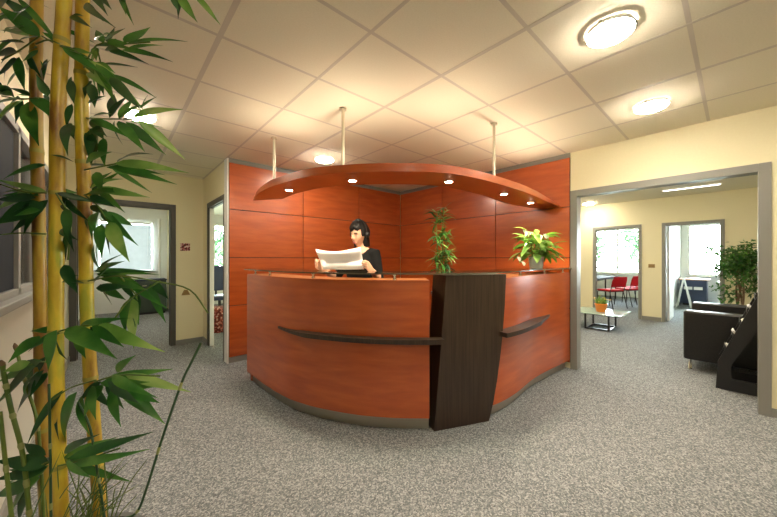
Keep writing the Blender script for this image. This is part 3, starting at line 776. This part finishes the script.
lp = Vector((3.50, 1.47, 1.1912))
pl = thing('peace_lily', lp, 'leafy light green pot plant on the glass ledge near the lounge doorway', 'plant')
MB().lathe([(0, 0), (.062, 0), (.066, .01), (.078, .115), (.082, .12), (.082, .128), (.070, .128), (.068, .10), (0, .10)], lp, 28, cap=False).build('pot', M['pot'], pl, smooth=True)
MB().lathe([(.001, .0995), (.067, .0995), (.067, .106), (.001, .108)], lp, 20).build('soil', M['soil'], pl)
lv = MB(); stm = MB(); fl = MB()
for k in range(82):
    a = R.uniform(0, 2*PI); el = R.uniform(.0, 1.0)
    r0 = R.uniform(.09, .26)*(1 if el < .7 else .8); hz = .12+.24*el*R.uniform(.75, 1.1)
    root = lp+Vector((math.cos(a)*.03, math.sin(a)*.03, .10))
    c = lp+Vector((math.cos(a)*r0*.55, math.sin(a)*r0*.55, hz+.03))
    l = R.uniform(.17, .25); tip = c+Vector((math.cos(a)*l*.8, math.sin(a)*l*.8, R.uniform(-.16, .05)+.05*el))
    if tip.z < lp.z+.03: tip.z = lp.z+.03+R.uniform(0, .03)
    if tip.x > 3.99: tip.x = 3.99
    stm.tube([root, root.lerp(c, .5)+Vector((0, 0, .03)), c], .0028, 5)
    lv.cur = R.choice((0, 0, 0, 1, 1)); lv.leaf(c, tip, R.uniform(.055, .085), (R.uniform(-.3, .3), R.uniform(-.3, .3), 1), .10, 7, .22, lance)
for a_, l_, h_ in ((2.6, .30, .06), (2.5, .22, .01), (2.0, .10, .36), (-2.0, .15, .30), (-1.2, .12, .31), (3.2, .2, .33)):
    e = lp+Vector((-.746*l_*1.0 if l_ > .2 else math.cos(a_)*l_, .666*l_*.35 if l_ > .2 else math.sin(a_)*l_, h_+.02))
    stm.tube([lp+Vector((0, 0, .10)), lp.lerp(e, .5)+Vector((0, 0, .10)), e], .0025, 5)
    fl.leaf(e, e+Vector((-.04, .02, .05)), .038, (-.6, -.7, .2), .05, 6, .5, lance)
stm.build('stem', M['shoot'], pl, smooth=True)
lv.build('foliage', [M['lily'], M['leaf_light']], pl, smooth=True, auto=False)
fl.build('blossom', M['petalwhite'], pl, smooth=True, auto=False)

# ---------------------------------------------------------------- person behind the desk
def bake(mb, voxel, name, m, parent, smooth_it=4, cut=None, disp=None):
    o = mb.build('tmp', m, None)
    r_ = o.modifiers.new('r', 'REMESH'); r_.mode = 'VOXEL'; r_.voxel_size = voxel
    s_ = o.modifiers.new('s', 'SMOOTH'); s_.factor = .5; s_.iterations = smooth_it
    dg = bpy.context.evaluated_depsgraph_get(); dg.update()
    me = bpy.data.meshes.new_from_object(o.evaluated_get(dg))
    bpy.data.objects.remove(o)
    if cut:
        bm = bmesh.new(); bm.from_mesh(me)
        bmesh.ops.delete(bm, geom=[v for v in bm.verts if cut(v.co)], context='VERTS'); bm.to_mesh(me); bm.free()
    for p in me.polygons: p.use_smooth = True
    me.name = name; me.materials.clear(); me.materials.append(m)
    o = bpy.data.objects.new(name, me); COL.objects.link(o)
    if parent is not None: o.parent = parent
    return o
woman = bpy.data.objects.new('person', None); COL.objects.link(woman)
tag(woman, 'dark-haired woman in a black V-neck top standing behind the desk reading a paper', 'person')
WL = Vector((1.777, 2.369, 0)); FD = Vector((-.95, -.31, 0)).normalized(); wang = math.atan2(FD.y, FD.x)
ORG['person'] = Vector((0, 0, 0))
def loc_of(wp):
    q = Matrix.Rotation(-wang, 3, 'Z') @ (Vector(wp)-WL); return q    # local: x forward, y to her left
HANDL, HANDR = Vector((.262, .245, 1.235)), Vector((.328, -.265, 1.245))
def torso(mb, g=0.):
    prof = [(.84, .115, .165, 0), (.92, .12, .175, 0), (1.0, .105, .150, 0), (1.08, .100, .135, .005), (1.16, .115, .145, .012), (1.22, .125, .150, .016), (1.29, .105, .145, .005), (1.345, .080, .135, -.004), (1.385, .060, .10, -.006), (1.405, .05, .055, -.002)]
    mb.strip([[(xo+(a+g)*math.cos(2*PI*k/24), (c+g)*math.sin(2*PI*k/24), z) for k in range(24)] for z, a, c, xo in prof])
    for sy in (-1, 1):   # bust
        mb.lathe([(.002, -.06-g), (.04+g, -.045), (.056+g, 0), (.04+g, .045), (.002, .06+g)], (.078, .062*sy, 1.215), 14)
def arm(mb, sy, hand, g=0., stop=None):
    sh = Vector((-.005, .138*sy, 1.345)); el = Vector((.02, .205*sy, 1.115))
    if sy < 0: el = Vector((.05, -.275, 1.11))
    wr = hand-(hand-el).normalized()*.075
    mb.tube([sh+Vector((0, -.05*sy, .0)), sh, sh.lerp(el, .35), sh.lerp(el, .8), el], [.048+g, .05+g, .044+g, .037+g, .034+g], 14)
    if stop is None:
        mb.tube([sh.lerp(el, .9), el, el.lerp(wr, .3), el.lerp(wr, .8), wr], [.033, .036, .035, .026, .022], 14)
    else:
        mb.tube([sh.lerp(el, .9), el, el.lerp(wr, stop*.5), el.lerp(wr, stop)], [.036+g, .037+g, .035+g, .034+g], 14)
    return wr
def legs(mb, g=0.):
    for sy in (-1, 1):
        mb.tube([(0, .085*sy, .93), (0, .088*sy, .84), (.01, .09*sy, .65), (.015, .09*sy, .47), (0, .09*sy, .32), (-.01, .09*sy, .07)], [.085+g, .088+g, .072+g, .052+g, .05+g, .034+g], 16)
body = MB(); torso(body); legs(body)
WR = {}
for sy, h in ((1, HANDL), (-1, HANDR)):
    wr = arm(body, sy, h); WR[sy] = wr
    u = (h-wr).normalized()
    # palm and five fingers closing on the sheet edge: fingers behind the sheet, thumb in front
    across = Vector((0, 0, 1)); palm = wr+u*.045
    inn = Vector((0, -sy, 0))
    body.tube([wr-u*.01, wr+u*.02, wr+u*.06, wr+u*.085], [(.026, .017), (.034, .016), (.038, .015), (.034, .013)], 12, up=(0, 0, 1))
    for k, (zo, ln) in enumerate(((.028, .062), (.010, .070), (-.008, .066), (-.025, .052))):
        a0 = wr+u*.075+across*zo; a1 = a0+u*ln*.42+inn*.004; a2 = a1+u*ln*.22+inn*ln*.30; a3 = a2+inn*ln*.36-u*.006
        body.tube([a0, a1, a2, a3], [.0088, .0085, .0078, .006], 8)
    t0 = wr+u*.028+across*.026; t1 = t0+u*.026+across*.018+inn*.012; t2 = t1+u*.020+inn*.024
    body.tube([t0, t1, t2], [.012, .0105, .008], 8)
# feet
for sy in (-1, 1):
    body.tube([(-.05, .09*sy, .035), (.0, .09*sy, .045), (.08, .095*sy, .032), (.14, .10*sy, .022)], [.03, .036, .034, .02], 10)
# neck
body.tube([(-.012, 0, 1.36), (-.006, 0, 1.40), (.008, -.004, 1.45), (.018, -.006, 1.49)], [.062, .052, .047, .046], 16)
# head: sculpted from latitude rings, then turned and bowed
HC = Vector((.028, -.008, 1.525)); HR = Matrix.Rotation(math.radians(-7), 3, 'Z') @ Matrix.Rotation(math.radians(12), 3, 'Y')
def head_pt(th, ph, hair=False):
    """th from crown 0..pi, ph 0 = face"""
    z = math.cos(th); s_ = math.sin(th); cx, sy = math.cos(ph)*s_, math.sin(ph)*s_
    x, y, zz = cx*.092, sy*.072, z*.115
    if z < -.1:                                 # jaw narrows to the chin
        k = (-.1-z)/.9
        y *= 1-.42*k; 
        x = x*(1-.18*k)+.016*k if cx > 0 else x*(1-.25*k)+.01*k
    if cx > 0:
        f = max(0, 1-abs(sy)/.8)
        def bump(z0, wz, y0, wy, a): return a*math.exp(-((zz-z0)/wz)**2-((abs(y)-y0)/wy)**2)
        x += bump(-.022, .020, 0, .011, .016)+bump(-.004, .020, 0, .008, .009)      # nose tip, bridge
        x += bump(.028, .010, .026, .02, .004)                                      # brow
        x -= bump(.006, .012, .030, .013, .007)                                     # eye sockets
        x += bump(-.056, .007, 0, .018, .006)+bump(-.068, .006, 0, .016, .005)      # lips
        x += bump(-.098, .016, 0, .02, .008)                                        # chin
        x += bump(-.025, .02, .042, .02, .003)                                      # cheeks
    return Vector((x, y, zz))
NT, NP = 40, 56
def ringset(fn): return [[HC+HR@fn(max(.04, PI*i/NT) if i < NT else PI-.04, 2*PI*k/NP) for k in range(NP)] for i in range(NT+1)]
body.strip(ringset(head_pt))
for sy in (-1, 1):                              # ears
    c = Vector((-.008, .072*sy, -.005))
    body.tube([HC+HR@(c+Vector((0, 0, -.03))), HC+HR@(c+Vector((0, .006*sy, -.012))), HC+HR@(c+Vector((-.006, .010*sy, .012))), HC+HR@(c+Vector((-.002, .004*sy, .028)))], [(.008, .006), (.014, .007), (.017, .007), (.008, .005)], 10)
bo = bake(body, .0045, 'body', M['skin'], woman, 3)
# hair: bob with fringe, falls to the jaw; sinks below the skin over the face
def hair_pt(th, ph):
    p = head_pt(th, ph); ph2 = (ph+PI) % (2*PI)-PI; a = abs(ph2)
    z = p.z
    face = (a < 1.12 and z < .052+.010*math.sin(7*ph2)) or (a < 1.38 and z < -.012)
    q = Vector((math.cos(ph)*math.sin(th)*.092, math.sin(ph)*math.sin(th)*.072, math.cos(th)*.115))
    if face: return p*.86
    grow = .022+.005*math.sin(ph*19+z*30)*.6
    if z < 0:                                   # hang down at the sides and the nape
        k = min(1, -z/.115)
        rad = Vector((math.cos(ph)*.098, math.sin(ph)*.084, 0))
        return Vector((rad.x*(1-.10*k), rad.y*(1-.06*k), z*1.06 if k < .98 else z*1.0))
    return q*(1+grow/.09)
hb = MB(); hb.strip(ringset(hair_pt)); 
for v in range(0): pass
hb.build('hair', M['hair'], woman, smooth=True, auto=False)
# eyes, brows, mouth
for sy in (-1, 1):
    c = HC+HR@Vector((.0835, .030*sy, .004))
    e = MB(); e.tube([c+HR@Vector((-.004, -.014, 0)), c, c+HR@Vector((-.004, .014, 0))], [.001, (.005, .006), .001], 10); e.build('eye', M['eye'], woman, smooth=True)
    i_ = MB(); i_.lathe([(.001, -.006), (.006, 0), (.001, .006)], c+HR@Vector((.004, 0, -.001)), 10); i_.build('iris', M['iris'], woman, smooth=True)
    br = MB(); br.tube([HC+HR@Vector((.089, .014*sy, .024)), HC+HR@Vector((.0885, .030*sy, .030)), HC+HR@Vector((.078, .046*sy, .025))], [.003, .0045, .0025], 8); br.build('eyebrow', M['hair'], woman, smooth=True)
lpz = MB()
for dz, r_ in ((-.057, .0032), (-.0645, .0038)):
    lpz.tube([HC+HR@Vector((.078, -.021, -.060)), HC+HR@Vector((.0915, -.010, dz)), HC+HR@Vector((.0935, 0, dz)), HC+HR@Vector((.0915, .010, dz)), HC+HR@Vector((.078, .021, -.060))], [.001, r_, r_, r_, .001], 8)
lpz.build('lips', M['lips'], woman, smooth=True)
# black V-neck top with elbow sleeves
sh = MB(); torso(sh, .009)
for sy, h in ((1, HANDL), (-1, HANDR)): arm(sh, sy, h, .009, .22)
def neck_cut(c):
    r_ = math.hypot(c.x+.005, c.y)
    if c.z > 1.385 and r_ < .085: return True
    return c.x > 0 and abs(c.y) < .09 and c.z > 1.275+abs(c.y)*1.25
bake(sh, .007, 'top', M['shirt'], woman, 4, neck_cut)
tr = MB(); legs(tr, .012)
tr.strip([[((a+.012)*math.cos(2*PI*k/20), (c+.012)*math.sin(2*PI*k/20), z) for k in range(20)] for z, a, c in ((.82, .11, .165), (.92, .12, .175), (1.0, .105, .15))])
bake(tr, .009, 'trousers', M['black'], woman, 3)
for sy in (-1, 1):
    MB().tube([(-.075, .09*sy, .045), (-.05, .09*sy, .05), (.02, .092*sy, .055), (.10, .097*sy, .042), (.165, .102*sy, .028), (.18, .103*sy, .025)], [.02, .044, .048, .042, .027, .01], 12).build('shoe', M['black'], woman, smooth=True)
woman.location = WL; woman.rotation_euler = (0, 0, wang)
bpy.context.view_layer.update()

# headset: band over the head, ear cushion, microphone
Wm = Matrix.Translation(WL) @ Matrix.Rotation(wang, 4, 'Z')
def hw(v): return Wm @ (HC+HR@Vector(v))
hs = thing('headset', hw((0, 0, .14)), 'dark telephone headset worn by the woman behind the desk', 'headset')
MB().tube(catmull([hw((-.005, .094*math.cos(a), .147*math.sin(a)-.004*(1-math.sin(a)))) for a in [i*PI/10 for i in range(11)]], 3), .0055, 8).build('headband', M['black'], hs, smooth=True)
for sy in (1, -1):
    MB().tube([hw((-.006, .085*sy, -.006)), hw((-.006, .099*sy, -.006)), hw((-.006, .108*sy, -.006))], [.024, .026, .018], 16).build('ear_cushion', M['black'], hs, smooth=True)

# newspaper-size sheet held open in both hands
TL, TR, BR, BL = at(315, 249, 2.76), at(360.5, 247, 2.60), at(364, 269.3, 2.60), at(323, 269.6, 2.74)
pb_ = MB(); nu, nv = 16, 8; vs = []
for j in range(nv+1):
    for i in range(nu+1):
        u, v = i/nu, j/nv
        p = TL.lerp(TR, u).lerp(BL.lerp(BR, u), v)
        sag = -.030*math.sin(PI*u)*(1-v)          # top edge dips between the hands
        p = p + Vector((0, 0, sag)) - VIEW*(-.035*math.sin(2*PI*u+.4)+.012*math.sin(3*PI*v))
        vs.append(p)
pb_.add(vs, [(j*(nu+1)+i, j*(nu+1)+i+1, (j+1)*(nu+1)+i+1, (j+1)*(nu+1)+i) for j in range(nv) for i in range(nu)])
pp = pb_.build('newspaper', M['paper'], None, smooth=True)
uvl = pp.data.uv_layers.new(name='UVMap')
for lp_ in pp.data.loops:
    k = lp_.vertex_index; uvl.data[lp_.index].uv = ((k % (nu+1))/nu*1.6, (k//(nu+1))/nv)
so = pp.modifiers.new('thickness', 'SOLIDIFY'); so.thickness = .0012
tag(pp, 'large white printed sheet held open by the woman', 'newspaper')

# ---------------------------------------------------------------- lounge furniture
def armchair():
    x0, x1, y1, y0 = 4.99, 6.20, .41, -.45
    t = thing('armchair', ((x0+x1)/2, (y0+y1)/2, 0), 'black leather armchair on chrome legs in the lounge behind the brochure stand', 'armchair')
    for a, c in ((x0, x0+.18), (x1-.18, x1)):
        MB().box(a, c, y0, y1, .13, .69).build('armrest', M['leather'], t, smooth=True, bevel=.022, seg=3)
    MB().box(x0+.182, x1-.182, y0+.22, y1-.005, .13, .34).build('seat_base', M['leather'], t, bevel=.015)
    MB().box(x0+.184, x1-.184, y0+.225, y1+.0, .342, .46).build('seat_cushion', M['leather'], t, smooth=True, bevel=.03, seg=3)
    MB().box(x0+.182, x1-.182, y0, y0+.215, .13, .72).build('backrest', M['leather'], t, smooth=True, bevel=.03, seg=3)
    for lx in (x0+.10, x1-.10):
        for ly in (y0+.06, y1-.05):
            MB().lathe([(.018, 0), (.020, .006), (.016, .012), (.016, .128)], (lx, ly, 0), 16).build('leg', M['chrome'], t, smooth=True)
armchair()

# sloping brochure stand
def pan(s_, z): return (s_, z)
bs = thing('brochure_stand', (4.68, -.05, 0), 'black sloping brochure stand beside the lounge doorway jamb', 'brochure stand')
prof = [(.135, 0), (.122, .265), (-.13, .93), (-.29, 1.36), (-.36, 1.36), (-.36, 0)]
hole = [(.03, .118), (.03, .246), (-.135, .62), (-.30, .80), (-.30, .118)]
for x in (4.53, 4.86):
    b = MB(); o_ = [(x, y, z) for y, z in prof]; h_ = [(x, y, z) for y, z in hole]
    # slab around an opening, quads between the outlines
    oo = prof; hh = [hole[0], hole[1], hole[2], hole[3], hole[3], hole[4]]
    vs = [(x, y, z) for y, z in oo]+[(x, y, z) for y, z in hh]+[(x+.025, y, z) for y, z in oo]+[(x+.025, y, z) for y, z in hh]
    fs = []
    for k in range(6):
        n_ = (k+1) % 6
        fs += [(k, n_, 6+n_, 6+k), (12+k, 18+k, 18+n_, 12+n_), (k, 12+k, 12+n_, n_), (6+k, 6+n_, 18+n_, 18+k)]
    b.add(vs, fs); b.build('side_panel', M['black'], bs)
tiers = []
for k in range(7):
    z = .37+.135*k; y = .122-(z-.265)*.379-.016
    tiers.append((y, z))
    b = MB(); b.box(4.556, 4.859, y-.085, y+.008, z-.008, z); b.box(4.556, 4.859, y+.008, y+.016, z-.008, z+.045)
    b.build('shelf', M['black'], bs)
MB().box(4.556, 4.859, -.36, -.345, .02, 1.35).build('back_panel', M['black'], bs)
MB().box(4.556, 4.859, -.34, .10, .0, .03).build('base', M['black'], bs)
desc = ['crumpled white leaflet on the lowest tier', 'white leaflet with curled corner on the second lowest tier', 'cream rounded leaflet on the middle tier', 'white leaflet on the tier above the cream one', 'white leaflet on the third tier from the top', 'white leaflet near the top of the stand', 'white leaflet on the topmost tier']
for k, (y, z) in enumerate(tiers):
    b = MB(); vs = []; n_ = 8
    for j in range(n_+1):
        v = j/n_
        for i in range(5):
            xx = 4.558+(.07+.04*(k % 3))*i/4+.0
            vs.append((xx, y-.022+.016*v+.007*math.sin(i*1.7+k+2*v)+.03*max(0, v-.55)*(k % 2), z+.007+(.074+.018*math.sin(k*2.1))*v-.02*(i % 2)*v))
    b.add(vs, [(j*5+i, j*5+i+1, (j+1)*5+i+1, (j+1)*5+i) for j in range(n_) for i in range(4)])
    o = b.build('brochure', M['white'] if k != 2 else M['petalwhite'], None, smooth=True)
    so = o.modifiers.new('thickness', 'SOLIDIFY'); so.thickness = .009; so.offset = 0
    tag(o, desc[k]+' of the black stand', 'brochure', 'leaflets in the brochure stand')

# low glass table with black square-tube frame
ct = thing('coffee_table', (6.81, 1.69, 0), 'low table with pale green glass top on a black tube frame', 'table')
a, c, y0, y1, w_ = 6.57, 7.08, 1.49, 1.88, .028
for x in (a, c-w_):
    for y in (y0, y1-w_): MB().box(x, x+w_, y, y+w_, 0, .30).build('leg', M['black'], ct, bevel=.002)
for z in (0.0005, .272):
    b = MB(); b.box(a+w_, c-w_, y0, y0+w_, z, z+.0275); b.box(a+w_, c-w_, y1-w_, y1, z, z+.0275)
    b.box(a, a+w_, y0+w_, y1-w_, z, z+.0275); b.box(c-w_, c, y0+w_, y1-w_, z, z+.0275)
    b.build('stretcher', M['black'], ct)
MB().box(6.44, 7.22, 1.30, 2.10, .3005, .312).build('tabletop', M['tableglass'], ct, bevel=.002)
fp = Vector((6.77, 1.665, .3125))
t = thing('flower_pot', fp, 'orange pot of small yellow flowers on the low glass table', 'flower pot')
MB().lathe([(0, 0), (.065, 0), (.072, .01), (.098, .13), (.104, .135), (.104, .155), (.09, .155), (.086, .12), (0, .12)], fp, 28, cap=False).build('pot', M['orange'], t, smooth=True)
MB().lathe([(.001, .119), (.086, .119), (.086, .128), (.001, .13)], fp, 20).build('soil', M['soil'], t)
lv = MB(); fl = MB()
for k in range(60):
    a = R.uniform(0, 2*PI); r_ = R.uniform(.03, .15); h = .15+R.uniform(.02, .20)*(1-r_/.3)
    root = fp+Vector((math.cos(a)*.03, math.sin(a)*.03, .125)); e = fp+Vector((math.cos(a)*r_, math.sin(a)*r_, h))
    lv.leaf(root, e, .026, (R.uniform(-1, 1), R.uniform(-1, 1), .6), .06, 4)
    if k % 3 == 0:
        for q in range(6):
            w2 = q*PI/3; fl.leaf(e, e+Vector((math.cos(w2)*.026, math.sin(w2)*.026, .008)), .02, (0, 0, 1), .1, 3)
lv.build('foliage', M['leaf_light'], t); fl.build('blossom', M['yellow'], t)

# weeping fig behind the armchair
fx = at(740, 300, 5.15); fc = Vector((fx.x, fx.y, 0))
t = thing('potted_fig_tree', fc, 'bushy green potted tree with braided trunks behind the black armchair', 'plant')
MB().lathe([(0, 0), (.15, 0), (.17, .02), (.19, .30), (.20, .32), (.20, .34), (.175, .34), (.17, .28), (0, .28)], fc, 28, cap=False).build('pot', M['darkpot'], t, smooth=True)
tk = MB(); lv = MB(); tips = []
for k in range(4):
    a = k*PI/2; C = []
    for j in range(9):
        q = j/8; rr = .045*(1-.2*q)+(.06*max(0, q-.6))
        C.append(fc+Vector((math.cos(a+3.2*q)*rr, math.sin(a+3.2*q)*rr, .27+1.0*q)))
    tk.tube(C, [.014]*5+[.012, .011, .009, .006], 7)
    for _ in range(9):
        s_ = C[R.choice((5, 6, 7, 8))]; a2 = R.uniform(0, 2*PI)
        e = s_+Vector((math.cos(a2)*R.uniform(.15, .50), math.sin(a2)*R.uniform(.15, .50), R.uniform(.02, .44)))
        tk.tube([s_, s_.lerp(e, .5)+Vector((0, 0, .06)), e], [.006, .004, .002], 5); tips.append((s_, e))
for s_, e in [(fc+Vector((0, 0, .75)), fc+Vector((.12, -.28, .86))), (fc+Vector((0, 0, .7)), fc+Vector((-.1, .25, .80))), (fc+Vector((0, 0, .6)), fc+Vector((-.1, .2, .62))), (fc+Vector((0, 0, .8)), fc+Vector((.1, -.22, .72)))]:
    tk.tube([s_, s_.lerp(e, .5)+Vector((0, 0, .04)), e], [.005, .003, .002], 5); tips.append((s_, e))
for s_, e in tips:
    for _ in range(46):
        q = R.uniform(.4, 1.08); c = s_.lerp(e, q)+Vector((R.gauss(0, .055), R.gauss(0, .055), R.gauss(.02, .05)))
        d_ = Vector((R.uniform(-1, 1), R.uniform(-1, 1), R.uniform(-1.1, .2))).normalized()*R.uniform(.06, .095)
        lv.cur = R.choice((0, 0, 1)); lv.leaf(c, c+d_, .032, (R.uniform(-1, 1), R.uniform(-1, 1), 1), .06, 4, .2)
tk.build('trunk', M['bark'], t, smooth=True); lv.build('foliage', [M['ficus'], M['leaf']], t, smooth=True, auto=False)

# meeting room: table and red chairs
mt = thing('meeting_table', (10.8, 2.95, 0), 'long dark meeting table behind the red chairs', 'table')
MB().box(9.7, 12.2, 2.5, 3.5, .69, .74).build('tabletop', M['shirt'], mt, bevel=.003)
for x in (9.78, 10.95, 12.1):
    for y in (2.58, 3.42): MB().tube([(x, y, 0), (x, y, .714)], .02, 10).build('leg', M['black'], mt)
def red_chair(label):
    t = thing('red_chair', (0, 0, 0), label, 'chair', 'red meeting chairs')
    # faces +Y
    MB().box(-.22, .22, -.20, .22, .44, .485).build('seat', M['red'], t, smooth=True, bevel=.02, seg=3)
    b = MB(); rings = []
    for j in range(9):
        q = j/8; z = .56+.27*q; hw_ = .215*(1-.16*max(0, q-.6)**1.5*3); y = -.225-.07*q
        rings.append([(-hw_, y-.016, z), (0, y-.036, z), (hw_, y-.016, z), (hw_, y+.016, z), (0, y-.004, z), (-hw_, y+.016, z)])
    b.strip(rings); b.build('backrest', M['red'], t, smooth=True, bevel=.01)
    for sx in (-1, 1):
        MB().tube([(.205*sx, .235, 0), (.20*sx, .20, .42), (.20*sx, .16, .432)], .011, 8).build('leg', M['black'], t, smooth=True)
        MB().tube([(.215*sx, -.285, 0), (.205*sx, -.18, .42), (.20*sx, -.225, .55), (.195*sx, -.29, .80)], .011, 8).build('leg', M['black'], t, smooth=True)
    MB().box(-.20, .20, -.18, .18, .425, .439).build('frame', M['black'], t)
    return t
rc = red_chair('red chair drawn up to the dark meeting table, first from the doorway')
rc.location = (9.90, 2.22, 0); rc.rotation_euler = (0, 0, -.55)
for x, y, rz, lb in ((10.66, 1.98, -.5, 'red chair at the dark meeting table, second from the doorway'), (11.28, 1.93, -.65, 'red chair at the dark meeting table, third from the doorway'),
                     (10.3, 3.78, PI, 'red chair on the window side of the dark meeting table, across from the others')):
    k = copy_tree(rc); k.location = (x, y, 0); k.rotation_euler = (0, 0, rz); k['label'] = lb

# office behind the white door: navy cabinet with wood top, white A-frame
cb_ = thing('office_desk', (12.2, .85, 0), 'navy blue desk with a beech top in the bright office', 'desk')
MB().box(11.95, 12.55, .52, 1.05, .06, .70).build('body', M['navy'], cb_, bevel=.003)
MB().box(11.9, 12.6, .47, 1.08, .701, .735).build('top', M['beech'], cb_, bevel=.004)
MB().box(12.0, 12.5, .56, 1.0, 0, .059).build('plinth', M['black'], cb_)
for y in (.60, .80): MB().box(11.938, 11.949, y, y+.17, .44, .52).build('drawer', M['white'], cb_)
ts = thing('trestle', (11.4, .95, 0), 'white A-shaped trestle in front of the navy blue desk', 'trestle')
for dy in (-.14, .14):
    MB().tube([(11.4, .93+dy, 0), (11.45, .93, .78)], .016, 8).build('leg', M['white'], ts)
    MB().tube([(11.72, .93+dy, 0), (11.49, .93, .78)], .016, 8).build('leg', M['white'], ts)
MB().box(11.43, 11.51, .89, .97, .77, .80).build('top', M['white'], ts)
sd = thing('side_cabinet', (11.9, -.2, 0), 'low white cabinet in the bright office behind the potted tree', 'cabinet')
MB().box(11.7, 12.3, -.5, .30, .05, .66).build('body', M['white'], sd, bevel=.003)
MB().box(11.68, 12.32, -.52, .32, .661, .69).build('top', M['blind'], sd, bevel=.003)
MB().box(11.74, 12.26, -.46, .26, 0, .049).build('plinth', M['ltframe'], sd)
for y in (-.47, -.09): MB().box(11.688, 11.699, y, y+.36, .09, .63).build('door', M['white'], sd)

# office at the end of the hall: dark green cabinets
gc = thing('low_cabinet', (.7, 9.35, 0), 'low dark green cabinet under the blind in the end office', 'cabinet')
MB().box(.42, .98, 9.1, 9.6, .05, .78).build('body', M['darkgreen'], gc, bevel=.003)
MB().box(.40, .99, 9.08, 9.62, .781, .81).build('top', M['slate'], gc, bevel=.003)
MB().box(.45, .95, 9.14, 9.58, 0, .049).build('plinth', M['black'], gc)
for x in (.43, .705):
    d_ = MB().box(x, x+.265, 9.086, 9.099, .09, .75).build('door', M['darkgreen'], gc, bevel=.002)
    MB().box(x+.09, x+.17, 9.072, 9.085, .66, .68).build('handle', M['chrome'], d_)
hb_ = thing('coat_rail', (.80, 9.5, 0), 'white pole standing between window and wall in the end office', 'pole')
MB().tube([(.90, 9.75, .02), (.90, 9.75, 2.3)], .03, 12).build('pole', M['white'], hb_, smooth=True)
MB().lathe([(.09, 0), (.09, .015), (.03, .02)], (.90, 9.75, 0), 18).build('base', M['white'], hb_)

# side office: office chair and patterned box
ch = thing('office_chair', (1.75, 7.2, 0), 'dark blue swivel chair inside the narrow side doorway', 'chair')
cx, cy = 1.66, 7.1
MB().box(cx-.24, cx+.24, cy-.24, cy+.24, .46, .54).build('seat', M['navy'], ch, smooth=True, bevel=.03, seg=3)
MB().box(cx-.22, cx+.22, cy+.20, cy+.27, .62, 1.15).build('backrest', M['navy'], ch, smooth=True, bevel=.03, seg=3)
MB().tube([(cx, cy+.10, .47), (cx, cy+.30, .48), (cx, cy+.29, .80)], .02, 8).build('back_support', M['black'], ch, smooth=True)
MB().tube([(cx, cy, .10), (cx, cy, .459)], .028, 12).build('column', M['black'], ch)
for k in range(5):
    a = 2*PI*k/5+.3; e = Vector((cx+.28*math.cos(a), cy+.28*math.sin(a), .07))
    lg = MB().tube([(cx, cy, .12), e], [.022, .014], 8).build('leg', M['black'], ch)
    MB().tube([e+Vector((-.01, 0, -.04)), e+Vector((.012, 0, -.04))], .03, 12).build('caster', M['black'], lg)
for sx in (-1, 1):
    MB().tube([(cx+.25*sx, cy+.12, .50), (cx+.29*sx, cy+.1, .70), (cx+.29*sx, cy-.14, .71)], .016, 8).build('armrest', M['black'], ch, smooth=True)
bx = MB().lathe([(0, 0), (.13, 0), (.155, .05), (.17, .30), (.165, .40), (.12, .44), (0, .44)], (1.42, 6.15, 0), 28, cap=False).build('pouf', M['fabric_box'], None, smooth=True)
tag(bx, 'round red and white patterned pouf inside the narrow side doorway', 'pouf')

# small things on the walls
def plate(name, x, y, zc, w_, h_, axis, m, label, cat):
    t = thing(name, (x, y, zc), label, cat)
    if axis == 'y': MB().box(x-w_/2, x+w_/2, y-.014, y, zc-h_/2, zc+h_/2).build('plate', m, t, bevel=.003)
    else: MB().box(x-.014, x, y-w_/2, y+w_/2, zc-h_/2, zc+h_/2).build('plate', m, t, bevel=.003)
    return t
pp_ = at(184.3, 247, 4.78)
plate('wall_plaque', .835, YF, 1.475, .125, .115, 'y', M['sign_red'], 'small dark red plaque on the cream wall between the two hall doorways', 'plaque')
b = MB(); X = .842; b.prism([(X-.055, YF, .745), (X+.055, YF, .745), (X+.022, YF, .82), (X-.022, YF, .82)], (0, -.03, 0))
tag(b.build('wall_hook', M['brass'], None, bevel=.003), 'small brown triangular fitting low on the cream wall below the plaque', 'wall fitting')
plate('switch_plate', 8.45, 1.175, 1.145, .105, .075, 'x', M['brass'], 'small brass plate on the lounge wall between the two doorways', 'switch plate')
